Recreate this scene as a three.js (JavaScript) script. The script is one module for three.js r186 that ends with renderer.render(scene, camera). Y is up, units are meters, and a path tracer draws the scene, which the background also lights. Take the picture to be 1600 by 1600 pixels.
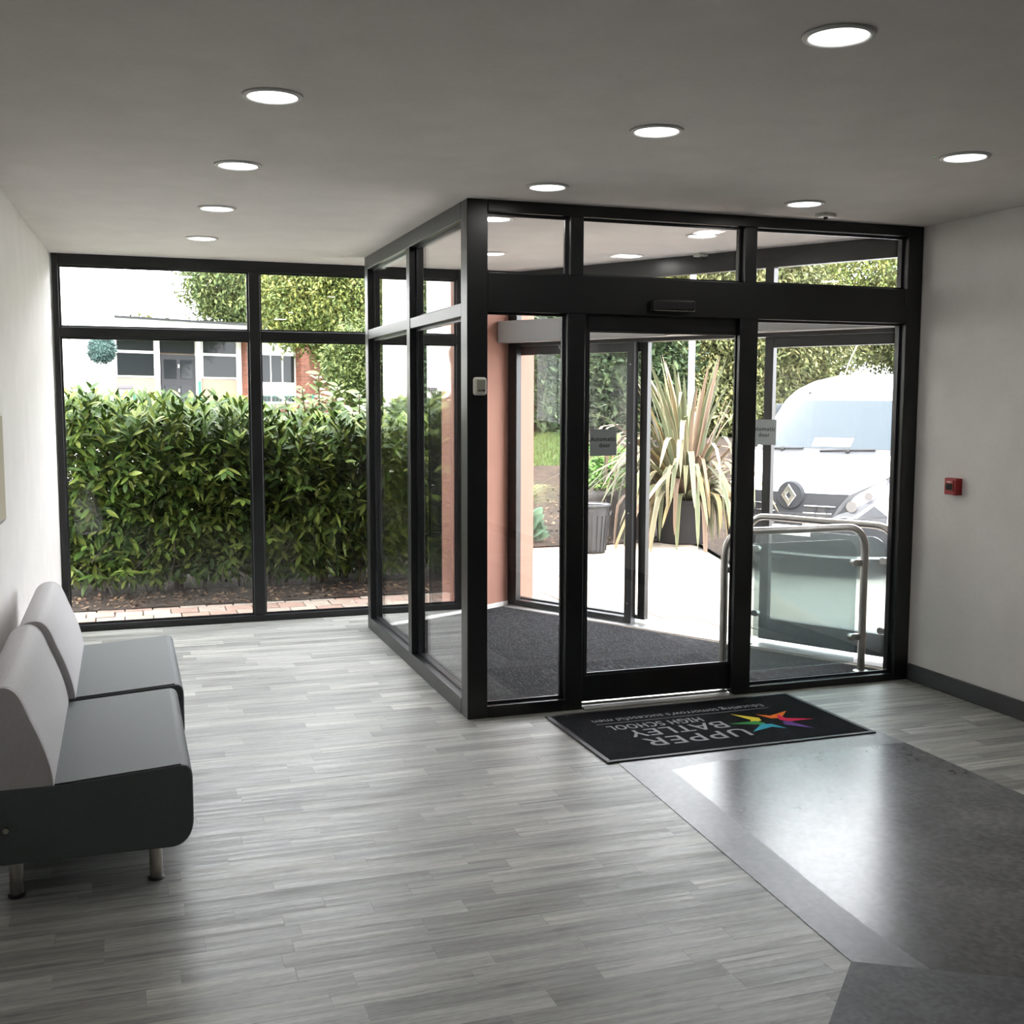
import * as THREE from 'three';
import { RoundedBoxGeometry } from 'three/addons/geometries/RoundedBoxGeometry.js';
import { mergeGeometries } from 'three/addons/utils/BufferGeometryUtils.js';
import { RectAreaLightUniformsLib } from 'three/addons/lights/RectAreaLightUniformsLib.js';

// ------------------------------------------------------------------ camera, sky, sun, exposure
const scene = new THREE.Scene();
const camera = new THREE.PerspectiveCamera(48.91, 1, 0.05, 300);
camera.position.set(0, 1.6, 0);
camera.up.set(0.0296, 0.9951, -0.0947);
camera.lookAt(0.32413, 1.6 - 0.09916, -0.9408);
const renderer = new THREE.WebGLRenderer({ antialias: true });
renderer.toneMapping = THREE.LinearToneMapping;
renderer.toneMappingExposure = 1.1;
renderer.shadowMap.enabled = true;
RectAreaLightUniformsLib.init();
const SKY = 11.5;
scene.background = new THREE.Color().setRGB(0.97 * SKY, 1.0 * SKY, 1.04 * SKY);
const sun = new THREE.DirectionalLight(0xfff3e0, 6.0);
sun.name = 'hazy_sun';
sun.position.set(-7, 26, 10); sun.target.position.set(3, 0, -9);
sun.castShadow = true; sun.shadow.radius = 14; sun.shadow.mapSize.set(2048, 2048);
Object.assign(sun.shadow.camera, { left: -30, right: 30, top: 30, bottom: -30, near: 1, far: 90 });
scene.add(sun, sun.target);
const LAMP = 24;            // radiance of the ceiling lamps

// ------------------------------------------------------------------ helpers
let seed = 20240607;
const rnd = () => { seed = (seed + 0x6d2b79f5) | 0; let t = Math.imul(seed ^ (seed >>> 15), 1 | seed); t = (t + Math.imul(t ^ (t >>> 7), 61 | t)) ^ t; return ((t ^ (t >>> 14)) >>> 0) / 4294967296; };
const rr = (a, b) => a + (b - a) * rnd();
const pick = (a) => a[Math.floor(rnd() * a.length)];
const lin = (r, g, b) => new THREE.Color().setRGB(r, g, b);
const V3 = (x, y, z) => new THREE.Vector3(x, y, z);
const smooth = (t) => { t = Math.min(1, Math.max(0, t)); return t * t * (3 - 2 * t); };
const names = new Map();
const numbered = (n) => { const k = names.get(n) || 0; names.set(n, k + 1); return k ? n + '_' + String(k).padStart(3, '0') : n; };
const std = (o) => new THREE.MeshStandardMaterial(o);
const phy = (o) => new THREE.MeshPhysicalMaterial(o);
function tag(o, label, category, group, kind) {
  if (!o.parent) scene.add(o);
  o.userData.label = label; o.userData.category = category;
  if (group) o.userData.group = group;
  if (kind) o.userData.kind = kind;
  return o;
}
function thing(name, label, category, pos = [0, 0, 0], turn = 0, group, kind) {
  const g = new THREE.Group(); g.name = numbered(name); g.position.set(...pos); g.rotation.y = turn;
  return tag(g, label, category, group, kind);
}
function part(parent, name, geo, m, label) {
  const o = new THREE.Mesh(Array.isArray(geo) ? merge(geo) : geo, m); o.name = name; o.castShadow = o.receiveShadow = true;
  if (label) o.userData.label = label;
  parent.add(o); return o;
}
function solo(name, geo, m, label, category, group, kind) {
  const o = new THREE.Mesh(Array.isArray(geo) ? merge(geo) : geo, m); o.name = numbered(name); o.castShadow = o.receiveShadow = true;
  return tag(o, label, category, group, kind);
}
function merge(list) {
  const l = list.map((g) => { const h = g.index ? g.toNonIndexed() : g; for (const k of Object.keys(h.attributes)) if (!['position', 'normal', 'uv', 'color'].includes(k)) h.deleteAttribute(k); return h; });
  return mergeGeometries(l);
}
// box from corner ranges, edges rounded by r
function bx(x0, x1, y0, y1, z0, z1, r = 0) {
  const w = Math.abs(x1 - x0), h = Math.abs(y1 - y0), d = Math.abs(z1 - z0);
  const g = r ? new RoundedBoxGeometry(w, h, d, 2, Math.min(r, w / 2.01, h / 2.01, d / 2.01)) : new THREE.BoxGeometry(w, h, d);
  g.translate((x0 + x1) / 2, (y0 + y1) / 2, (z0 + z1) / 2); return g;
}
function poly(pts, y0, y1, bevel = 0) {      // plan outline [x, z] raised from y0 to y1
  const s = new THREE.Shape(pts.map(([x, z]) => new THREE.Vector2(x, -z)));
  const g = new THREE.ExtrudeGeometry(s, { depth: y1 - y0 - 2 * bevel, bevelEnabled: bevel > 0, bevelSize: bevel, bevelThickness: bevel, bevelOffset: -bevel, bevelSegments: 1, curveSegments: 12 });
  g.rotateX(-Math.PI / 2); g.translate(0, y0 + bevel, 0); return g;
}
function tube(pts, r, seg = 24, rad = 10, closed = false, tension = 0.5) {
  return new THREE.TubeGeometry(new THREE.CatmullRomCurve3(pts.map((p) => V3(...p)), closed, 'centripetal', tension), seg, r, rad, closed);
}
const lathe = (pts, seg = 32) => new THREE.LatheGeometry(pts.map(([r, y]) => new THREE.Vector2(r, y)), seg);
// periodic value noise and a colour texture made from a function(u, v) -> [r, g, b] 0..1
const hash = (x, y, s) => { let h = Math.imul(x, 374761393) ^ Math.imul(y, 668265263) ^ Math.imul(s, 1442695041); h = Math.imul(h ^ (h >>> 13), 1274126177); return ((h ^ (h >>> 16)) >>> 0) / 4294967296; };
function noise(u, v, nx, ny, s = 1) {
  const x = u * nx, y = v * ny, xi = Math.floor(x), yi = Math.floor(y), fx = x - xi, fy = y - yi, a = fx * fx * (3 - 2 * fx), b = fy * fy * (3 - 2 * fy);
  const g = (i, j) => hash(((i % nx) + nx) % nx, ((j % ny) + ny) % ny, s);
  return (g(xi, yi) * (1 - a) + g(xi + 1, yi) * a) * (1 - b) + (g(xi, yi + 1) * (1 - a) + g(xi + 1, yi + 1) * a) * b;
}
function tex(w, h, f, srgb = true, wrap = true) {
  const d = new Uint8Array(w * h * 4);
  for (let j = 0; j < h; j++) for (let i = 0; i < w; i++) {
    const c = f(i / w, j / h), o = (j * w + i) * 4;
    for (let k = 0; k < 3; k++) d[o + k] = Math.max(0, Math.min(255, (typeof c === 'number' ? c : c[k]) * 255));
    d[o + 3] = 255;
  }
  const t = new THREE.DataTexture(d, w, h); t.magFilter = THREE.LinearFilter; t.minFilter = THREE.LinearMipmapLinearFilter; t.generateMipmaps = true;
  if (wrap) t.wrapS = t.wrapT = THREE.RepeatWrapping;
  if (srgb) t.colorSpace = THREE.SRGBColorSpace;
  t.needsUpdate = true; return t;
}
function planarUV(g, s = 1, ox = 0, oz = 0) {   // uv in metres over x, z
  const p = g.attributes.position, uv = new Float32Array(p.count * 2);
  for (let i = 0; i < p.count; i++) { uv[2 * i] = (p.getX(i) + ox) * s; uv[2 * i + 1] = (p.getZ(i) + oz) * s; }
  g.setAttribute('uv', new THREE.BufferAttribute(uv, 2)); return g;
}

// ------------------------------------------------------------------ measures of the place
const H = 2.563, ZF = -5.29, XS = 1.589, XR = 4.244, ZW = -8.185;
const A = [2.803, -8.251], D = [0.50097, 0.86546], DT = Math.atan2(-0.86546, 0.50097);    // outer screen: start, direction, turn

// ------------------------------------------------------------------ materials
const wallTex = tex(256, 256, (u, v) => 0.955 + 0.03 * noise(u, v, 8, 8, 3) + 0.015 * noise(u, v, 64, 64, 4));
const M = {};
M.wall = std({ color: lin(0.80, 0.775, 0.75), roughness: 0.5, map: wallTex });
M.ceiling = std({ color: lin(0.81, 0.775, 0.75), roughness: 0.85, map: wallTex });
M.black = std({ color: lin(0.008, 0.009, 0.010), roughness: 0.36 });
M.bead = std({ color: lin(0.035, 0.036, 0.04), roughness: 0.3, metalness: 0.3 });
M.glass = phy({ color: lin(0.985, 0.985, 0.985), roughness: 0, transmission: 1, thickness: 0, ior: 1.5 });
M.railGlass = phy({ color: lin(0.64, 0.685, 0.68), roughness: 0.17, transmission: 1, thickness: 0, ior: 1.5 });
M.steel = std({ color: lin(0.56, 0.54, 0.51), roughness: 0.3, metalness: 1 });
M.chrome = std({ color: lin(0.5, 0.47, 0.42), roughness: 0.22, metalness: 1 });
M.alu = std({ color: lin(0.62, 0.62, 0.62), roughness: 0.35, metalness: 0.9 });
M.greyBox = std({ color: lin(0.36, 0.36, 0.36), roughness: 0.5 });
M.baseboard = std({ color: lin(0.055, 0.057, 0.062), roughness: 0.5 });
M.white = std({ color: lin(0.8, 0.8, 0.79), roughness: 0.45 });
M.plastic = std({ color: lin(0.7, 0.7, 0.64), roughness: 0.4 });
M.dark = std({ color: lin(0.02, 0.02, 0.022), roughness: 0.5 });
M.terracotta = std({ color: lin(0.42, 0.215, 0.16), roughness: 0.85, map: wallTex });

// ------------------------------------------------------------------ room shell
const floorPts = [[-1.25, 9.4], [4.5, 9.4], [4.5, -5.4], [2.86, -8.3], [-0.6, -8.3]];
const floor = solo('floor', poly(floorPts, -0.2, -0.005), std({ color: lin(0.16, 0.16, 0.155), roughness: 0.7 }), 'entrance hall floor of grey wood-look planks with a dark vinyl walkway', 'floor', null, 'structure');
const ceilPts = [[-1.5, 9.6], [4.75, 9.6], [4.75, -5.2], [4.80, -5.5], [3.05, -8.52], [2.9, -8.66], [2.3, -8.6], [2.2, -8.36], [-1.3, -8.36]];
solo('ceiling', poly(ceilPts, H, 2.95), M.ceiling, 'flat off-white plaster ceiling with recessed lamps', 'ceiling', null, 'structure');
solo('wall_left', poly([[-0.427, -8.28], [-0.968, 9.3], [-1.35, 9.3], [-0.85, -8.28]], -0.2, H), M.wall, 'smooth off-white wall behind the padded bench seats', 'wall', null, 'structure');
solo('wall_right', poly([[XR, 9.3], [4.6, 9.3], [4.6, -5.40], [XR, -5.40]], -0.2, H), M.wall, 'off-white wall with the red call point', 'wall', null, 'structure');
solo('wall_back', bx(-1.2, 4.5, -0.2, H, 9.1, 9.4), M.wall, 'off-white wall closing the hall opposite the glazing', 'wall', null, 'structure');
solo('wall_entrance', poly([[XR, -5.402], [XR, -5.43], [4.40, -5.50], [4.50, -5.66], [6.2, -5.66], [6.2, -5.402]], -0.3, H), M.terracotta, 'terracotta rendered wall beside the outer sliding door', 'wall', null, 'structure');
{
  const g = thing('baseboard_right', 'dark grey skirting board along the right wall', 'baseboard', [0, 0, 0], 0, null, 'structure');
  part(g, 'board', bx(XR - 0.016, XR, 0, 0.098, -5.275, 9.05, 0.004), M.baseboard);
}
// rendered pier between window wall and outer screen
{
  const g = thing('wall_pier', 'terracotta rendered pier at the left jamb of the outer entrance', 'wall', [A[0], 0, A[1]], DT, null, 'structure');
  part(g, 'render', bx(-0.45, 0, -0.2, H, -0.32, 0.3, 0.006), M.terracotta);
  part(g, 'plinth', bx(0.001, 0.012, 0, 0.035, 0.0, 0.3, 0.003), M.white, 'thin white plinth strip');
}

// ------------------------------------------------------------------ floor planks
{
  const grain = tex(1024, 256, (u, v) => {
    const w = v + 0.02 * noise(u, v, 6, 4, 12) + 0.008 * noise(u, v, 24, 8, 13);
    let g = 0.45 * noise(u, w, 5, 18, 5) + 0.3 * noise(u, w, 14, 50, 6) + 0.25 * noise(u, w, 90, 128, 7);
    const knot = noise(u, v, 14, 10, 9); const streak = Math.max(0, noise(u, w, 5, 22, 10) - 0.68) * 1.6;
    let c = 0.83 + 0.18 * (g - 0.5) * 2 - 0.26 * streak - 0.9 * Math.max(0, knot - 0.88);
    c += 0.10 * (noise(u, v, 3, 3, 11) - 0.5);
    return [c, c * 0.995, c * 0.975];
  });
  const rough = tex(512, 128, (u, v) => 0.34 + 0.16 * noise(u, v, 8, 30, 21) + 0.06 * noise(u, v, 60, 60, 22), false);
  const tones = [0.52, 0.44, 0.59, 0.38, 0.54, 0.47, 0.64, 0.42].map((t, i) => std({ color: lin(t * 0.985, t, t * (i % 3 ? 0.98 : 0.96)), roughness: 1, roughnessMap: rough, map: grain }));
  const W = 0.0865, variants = [];
  for (const L of [0.28, 0.4, 0.52, 0.66, 0.8]) for (let k = 0; k < 4; k++) {
    const g = new THREE.BoxGeometry(L - 0.0006, 0.005, W - 0.0006); g.translate(L / 2, -0.0025, 0);
    const p = g.attributes.position, uv = g.attributes.uv, ox = rnd(), oy = rnd();
    for (let i = 0; i < p.count; i++) uv.setXY(i, p.getX(i) / 1.7 + ox, p.getZ(i) / 0.36 + oy);
    variants.push([L, g]);
  }
  const list = [];
  const add = (x, z, v, m, clip) => list.push({ x, z, v, m, clip });
  for (let z = -8.14; z < 3.4; z += W) {
    const xl = -0.43 - 0.0308 * (z + 8.26) - 0.05;
    const vest = z < -5.36;
    let x = xl - rr(0, 0.4);
    const limit = vest ? (z > -7.62 ? XS + 0.05 : Math.min(2.75, 1.6 - (z + 7.62) * 1.72)) : 4.25;
    const pathL = 1.926 + (z + 2.596) * -0.0564, inPath = z > -4.47;
    while (x < limit) {
      const v = pick(variants);
      const hidden = inPath && ((z < -2.55 && x > pathL + 0.02 && x + v[0] < 3.42) || (z >= -2.3 && x > 1.6 && x + v[0] < 3.42));
      if (!hidden) add(x, z, v, pick(tones));
      x += v[0];
    }
  }
  // nearest planks in view are single parts, the rest one part
  const inView = (q) => { const mx = q.x + q.v[0] / 2, d = 0.32413 * mx - 0.9408 * q.z + 0.159, r = 0.9455 * mx + 0.3255 * q.z - 0.005, u = 0.0296 * mx - 1.592 - 0.0947 * q.z; return d > 0.5 && Math.abs(r / d) < 0.56 && u / d > -0.47; };
  const near = list.filter(inView).sort((a, b) => b.z - a.z).slice(0, 300), set = new Set(near);
  for (const q of near) { const m = part(floor, 'plank', q.v[1], q.m); m.position.set(q.x, 0, q.z); }
  const groups = new Map();
  for (const q of list) if (!set.has(q)) { if (!groups.has(q.m)) groups.set(q.m, []); groups.get(q.m).push(q.v[1].clone().translate(q.x, 0, q.z)); }
  for (const [m, gs] of groups) { const o = part(floor, 'plank_field', gs, m); o.userData.kind = 'stuff'; }

  // dark vinyl walkway
  const vin = tex(512, 512, (u, v) => { const c = 0.40 + 0.08 * (noise(u, v, 5, 5, 31) - 0.5) + 0.06 * (noise(u, v, 17, 17, 32) - 0.5) + 0.10 * (noise(u, v, 90, 90, 33) - 0.5); return [c * 0.985, c, c * 1.02]; });
  // smoother patch imitating a bright floor reflection by its roughness, ragged outline
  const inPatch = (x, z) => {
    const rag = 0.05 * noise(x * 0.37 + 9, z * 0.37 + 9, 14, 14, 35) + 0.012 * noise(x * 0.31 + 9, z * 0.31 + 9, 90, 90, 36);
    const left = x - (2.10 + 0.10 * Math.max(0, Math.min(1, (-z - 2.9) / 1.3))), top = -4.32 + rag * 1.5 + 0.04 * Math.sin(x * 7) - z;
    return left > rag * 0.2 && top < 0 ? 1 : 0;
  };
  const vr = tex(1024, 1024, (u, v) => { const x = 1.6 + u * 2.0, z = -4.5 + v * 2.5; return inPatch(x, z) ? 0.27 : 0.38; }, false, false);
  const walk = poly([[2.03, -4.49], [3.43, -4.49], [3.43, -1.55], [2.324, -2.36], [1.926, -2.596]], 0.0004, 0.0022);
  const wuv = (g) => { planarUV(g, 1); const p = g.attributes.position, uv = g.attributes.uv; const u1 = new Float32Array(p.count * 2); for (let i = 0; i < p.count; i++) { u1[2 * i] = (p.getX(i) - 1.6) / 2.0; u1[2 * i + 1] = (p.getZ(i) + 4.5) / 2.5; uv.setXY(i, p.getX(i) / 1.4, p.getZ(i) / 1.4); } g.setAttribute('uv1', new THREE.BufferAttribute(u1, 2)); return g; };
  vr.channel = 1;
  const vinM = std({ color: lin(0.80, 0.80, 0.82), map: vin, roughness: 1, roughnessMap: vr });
  part(floor, 'vinyl_walkway', wuv(walk), vinM, 'dark grey stone-look vinyl strip with a smoother patch imitating a floor reflection');
  const vin2 = std({ color: lin(0.62, 0.62, 0.64), map: vin, roughness: 0.55 });
  part(floor, 'vinyl_field', planarUV(poly([[1.926, -2.596], [2.324, -2.36], [3.43, -1.55], [3.43, 9.0], [0.4, 9.0], [0.4, -1.07], [1.675, -2.341]], 0.0003, 0.0021), 0.9), vin2, 'darker speckled vinyl in front of the walkway');
}

// ------------------------------------------------------------------ glazed screens
const bar = (g, name, x0, x1, y0, y1, z0, z1, m = M.black, r = 0.004) => part(g, name, bx(x0, x1, y0, y1, z0, z1, r), m);
function pane(g, x0, x1, y0, y1, z, bead = true, m = M.glass) {
  part(g, 'pane', bead ? bx(x0 - 0.004, x1 + 0.004, y0 - 0.004, y1 + 0.004, z - 0.004, z + 0.004) : new THREE.PlaneGeometry(x1 - x0 + 0.008, y1 - y0 + 0.008).translate((x0 + x1) / 2, (y0 + y1) / 2, z), m);
  if (bead) {
    const b = 0.013, d = 0.016;
    part(g, 'glazing_bead', [bx(x0, x1, y0, y0 + b, z + 0.005, z + d), bx(x0, x1, y1 - b, y1, z + 0.005, z + d), bx(x0, x0 + b, y0 + b, y1 - b, z + 0.005, z + d), bx(x1 - b, x1, y0 + b, y1 - b, z + 0.005, z + d)], M.bead);
  }
}
{ // window wall onto the hedge
  const g = thing('window_1', 'tall black-framed window wall looking out on the laurel hedge', 'window', [0, 0, ZW], 0, null, 'structure');
  const x0 = -0.423, xe = 2.44, z0 = -0.09, z1 = 0.0;
  bar(g, 'jamb', x0, -0.384, 0, H, z0, z1); bar(g, 'jamb', xe - 0.06, xe, 0, H, z0, z1);
  bar(g, 'head_rail', -0.384, xe - 0.06, 2.489, H, z0, z1); bar(g, 'sill_rail', -0.384, xe - 0.06, 0, 0.045, z0, z1);
  bar(g, 'mullion', 0.86, 0.936, 0.045, 2.489, z0, z1); bar(g, 'mullion', 2.18, 2.256, 0.045, 2.489, z0, z1);
  for (const [a, b] of [[-0.384, 0.86], [0.936, 2.18], [2.256, xe - 0.06]]) {
    bar(g, 'transom', a, b, 2.012, 2.078, z0, z1);
    pane(g, a, b, 0.045, 2.012, -0.05); pane(g, a, b, 2.078, 2.489, -0.05);
  }
}
{ // side screen of the vestibule: local x runs along world z
  const g = thing('window_2', 'black-framed glazed side screen of the entrance vestibule', 'window', [XS, 0, ZF], -Math.PI / 2, null, 'structure');
  const z0 = -0.085, z1 = 0;
  bar(g, 'post', -2.43, -2.335, 0, H, z0, z1);
  bar(g, 'head_rail', -2.335, -0.11, 2.475, H, z0, z1); bar(g, 'sill_rail', -2.335, -0.11, 0, 0.085, z0, z1);
  bar(g, 'mullion', -1.235, -1.155, 0.085, 2.475, z0, z1);
  for (const [a, b] of [[-2.335, -1.235], [-1.155, -0.11]]) {
    bar(g, 'transom', a, b, 2.008, 2.07, z0, z1 - 0.002);
    pane(g, a, b, 0.085, 2.008, -0.055); pane(g, a, b, 2.07, 2.475, -0.055);
  }
}
{ // front screen of the vestibule
  const g = thing('window_3', 'black-framed glazed front screen of the vestibule with deep door header', 'window', [0, 0, ZF], 0, null, 'structure');
  const z0 = -0.1, z1 = 0;
  bar(g, 'corner_post', XS + 0.001, 1.695, 0, H, -0.11, z1);
  for (const [a, b, c, d] of [[2.115, 2.21, 2.115, 2.152], [3.094, 3.203, 3.187, 3.203]]) { bar(g, 'mullion', a, b, 0, 2.03, -0.03, z1); bar(g, 'mullion_web', c, d, 0, 2.03, z0, -0.03); }
  bar(g, 'mullion', 2.127, 2.198, 2.217, 2.506, z0, z1); bar(g, 'mullion', 3.115, 3.186, 2.217, 2.506, z0, z1);
  bar(g, 'jamb', 4.145, XR - 0.001, 0, H, z0, z1);
  bar(g, 'head_rail', 1.695, 4.145, 2.506, H, z0, z1);
  bar(g, 'door_header', 1.695, 4.145, 2.03, 2.217, z0 - 0.06, z1);
  bar(g, 'sill_rail', 1.695, 2.115, 0, 0.06, z0, z1); bar(g, 'sill_rail', 3.203, 4.145, 0, 0.04, z0, z1);
  pane(g, 1.695, 2.115, 0.06, 2.03, -0.06); pane(g, 3.203, 4.145, 0.04, 2.03, -0.06);
  for (const [a, b] of [[1.695, 2.127], [2.198, 3.115], [3.186, 4.145]]) pane(g, a, b, 2.217, 2.506, -0.06);
}
{ // inner sliding leaf
  const g = thing('door_1', 'closed black-framed glass sliding leaf in the inner screen', 'door', [0, 0, ZF - 0.055], 0, null, 'structure');
  const z0 = -0.02, z1 = 0.02;
  bar(g, 'stile', 2.16, 2.238, 0.03, 2.06, z0, z1); bar(g, 'stile', 3.102, 3.18, 0.03, 2.06, z0, z1);
  bar(g, 'bottom_rail', 2.238, 3.102, 0.03, 0.168, z0, z1); bar(g, 'top_rail', 2.238, 3.102, 1.955, 2.06, z0, z1);
  pane(g, 2.238, 3.102, 0.168, 1.955, 0);
  bar(g, 'finger_pull', 2.216, 2.222, 1.1, 1.18, z1, z1 + 0.004, M.alu, 0.001);
}
{ // outer screen: local x along the screen, z towards the vestibule
  const g = thing('window_4', 'black-framed slanting outer entrance screen with clerestory glass', 'window', [A[0], 0, A[1]], DT, null, 'structure');
  const z0 = -0.06, z1 = 0.0, E = 3.18;
  bar(g, 'jamb', 0.005, 0.09, 0, H, z0, z1); bar(g, 'jamb', E - 0.05, E, 0, H, z0, z1);
  bar(g, 'head_rail', 0.09, E - 0.05, 2.44, H, z0, z1);
  bar(g, 'door_header', 0.09, E - 0.05, 2.005, 2.19, z0 - 0.06, z1);
  bar(g, 'post', 1.115, 1.175, 0.0, 2.005, z0, z1);
  bar(g, 'sill_rail', 0.09, 1.115, 0.0, 0.05, z0, z1);
  bar(g, 'mullion', 1.11, 1.17, 2.19, 2.44, z0, z1); bar(g, 'mullion', 2.18, 2.24, 2.19, 2.44, z0, z1);
  pane(g, 0.09, 1.115, 0.05, 2.005, -0.03, false);
  for (const [a, b] of [[0.09, 1.11], [1.17, 2.18], [2.24, E - 0.05]]) pane(g, a, b, 2.19, 2.44, -0.03, false);
  for (const y of [0.15, 0.8, 1.3, 1.85]) part(g, 'screw_cap', new THREE.CylinderGeometry(0.005, 0.005, 0.003, 10).rotateX(Math.PI / 2).translate(1.145, y, 0.0015), M.alu);
}
for (const [n, a, b, label] of [[2, 2.15, 3.10, 'outer sliding leaf behind the curved steel barrier, black framed'], [3, 0.012, 1.24, 'outer sliding leaf pushed open behind the fixed sidelight']]) {
  const g = thing('door_' + n, label, 'door', [A[0], 0, A[1]], DT, null, 'structure');
  const z0 = -0.125, z1 = -0.075;
  const q = n === 2 ? 0.06 : 0.02;
  bar(g, 'stile', a, a + q, 0.03, 2.04, z0, z1); bar(g, 'stile', b - 0.06, b, 0.03, 2.04, z0, z1);
  bar(g, 'bottom_rail', a + q, b - 0.06, 0.03, n === 2 ? 0.17 : 0.06, z0, z1); bar(g, 'top_rail', a + q, b - 0.06, 1.94, 2.04, z0, z1);
  pane(g, a + q, b - 0.06, n === 2 ? 0.17 : 0.06, 1.94, -0.1, false);
}
{ // pale edge trim of the carpet between side screen and pier
  const g = thing('trim_3', 'pale carpet edge trim between side screen and terracotta pier', 'trim', [1.66, 0, -7.66], 0.4715, null, 'structure');
  part(g, 'edge_strip', bx(0, 0.98, 0, 0.014, -0.05, 0, 0.004), M.white);
}
{ // thresholds and carpet
  const g = thing('trim_1', 'brushed metal threshold track under the inner sliding leaf', 'threshold', [0, 0, 0], 0, null, 'structure');
  part(g, 'plate', bx(2.212, 3.092, 0, 0.012, ZF - 0.2, ZF + 0.03, 0.003), M.alu);
  part(g, 'track', bx(2.212, 3.092, 0.012, 0.02, ZF - 0.061, ZF - 0.049, 0.001), M.chrome);
  const t = thing('trim_2', 'pale metal threshold strip under the outer entrance screen', 'threshold', [A[0], 0, A[1]], DT, null, 'structure');
  part(t, 'plate', bx(0.02, 3.1, -0.01, 0.008, 0.0005, 0.075, 0.002), M.alu);
  part(t, 'outer_plate', bx(0.02, 3.16, -0.04, 0.006, -0.2, -0.0005, 0.002), M.alu);
  const fib = tex(512, 512, (u, v) => { const n = noise(u, v, 256, 110, 41), s = noise(u, v, 60, 24, 42), c = 0.08 + 0.34 * Math.pow(n, 2.4) + 0.08 * (s - 0.5) + 0.10 * (hash(Math.floor(u * 512), Math.floor(v * 512), 44) - 0.5); return [c * 0.99, c * 0.98, c * 1.03]; });
  const fb = tex(512, 512, (u, v) => noise(u, v, 256, 128, 41), false);
  const carpet = planarUV(poly([[1.66, -5.37], [2.2, -5.37], [2.2, -5.5], [3.1, -5.5], [3.1, -5.37], [4.2, -5.37], [4.22, -5.5], [2.735, -8.14], [2.56, -8.07], [1.70, -7.66]], 0.0003, 0.009), 1.1);
  solo('entrance_carpet', carpet, phy({ map: fib, color: lin(0.72, 0.72, 0.72), bumpMap: fb, bumpScale: 0.003, roughness: 1, specularIntensity: 0.3 }), 'charcoal speckled barrier carpet filling the glazed vestibule', 'carpet');
}

// ------------------------------------------------------------------ ceiling lamps
{
  const glow = std({ color: 0xffffff, emissive: lin(1, 0.985, 0.95), emissiveIntensity: 5, roughness: 0.5 });
  const ringG = lathe([[0.078, -0.001], [0.079, -0.007], [0.084, -0.009], [0.093, -0.007], [0.097, 0.0], [0.078, 0.0]], 40), discG = new THREE.CylinderGeometry(0.078, 0.078, 0.004, 40).translate(0, -0.002, 0);
  const make = (x, z, label, group) => {
    const g = thing('downlight', label, 'ceiling lamp', [x, H, z], 0, group);
    part(g, 'trim_ring', ringG, M.white); part(g, 'diffuser', discG, glow);
    const l = new THREE.RectAreaLight(lin(1, 0.97, 0.92), LAMP, 0.138, 0.138); l.name = 'lamp_light'; l.position.y = -0.0105; l.rotation.x = -Math.PI / 2; g.add(l);
  };
  make(0.48, -7.13, 'round recessed ceiling lamp nearest the hedge window, left row', 'ceiling lamps');
  make(0.48, -6.00, 'round recessed ceiling lamp, second from the hedge window, left row', 'ceiling lamps');
  make(0.48, -4.88, 'round recessed ceiling lamp, third from the hedge window, left row', 'ceiling lamps');
  make(0.48, -3.75, 'round recessed ceiling lamp, fourth from the hedge window, left row', 'ceiling lamps');
  make(1.85, -4.89, 'round recessed ceiling lamp just before the corner post of the vestibule', 'ceiling lamps');
  make(1.84, -3.76, 'round recessed ceiling lamp in the middle row, second from the vestibule', 'ceiling lamps');
  make(1.82, -2.64, 'largest-looking round recessed lamp at the upper edge of the view', 'ceiling lamps');
  make(3.19, -4.87, 'round recessed ceiling lamp beside the small ceiling sensor', 'ceiling lamps');
  make(3.18, -3.74, 'round recessed ceiling lamp nearest the right wall', 'ceiling lamps');
  make(1.91, -5.83, 'recessed lamp inside the vestibule right behind the corner post', 'ceiling lamps');
  make(2.34, -7.2, 'recessed lamp deep in the vestibule near the terracotta pier', 'ceiling lamps');
  make(3.24, -6.0, 'recessed vestibule lamp above the middle clerestory pane', 'ceiling lamps');
  make(3.24, -7.0, 'recessed vestibule lamp close to the slanting outer screen', 'ceiling lamps');
  make(0.46, -2.6, 'recessed lamp just above the top edge of the photo', 'ceiling lamps');
}

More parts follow.
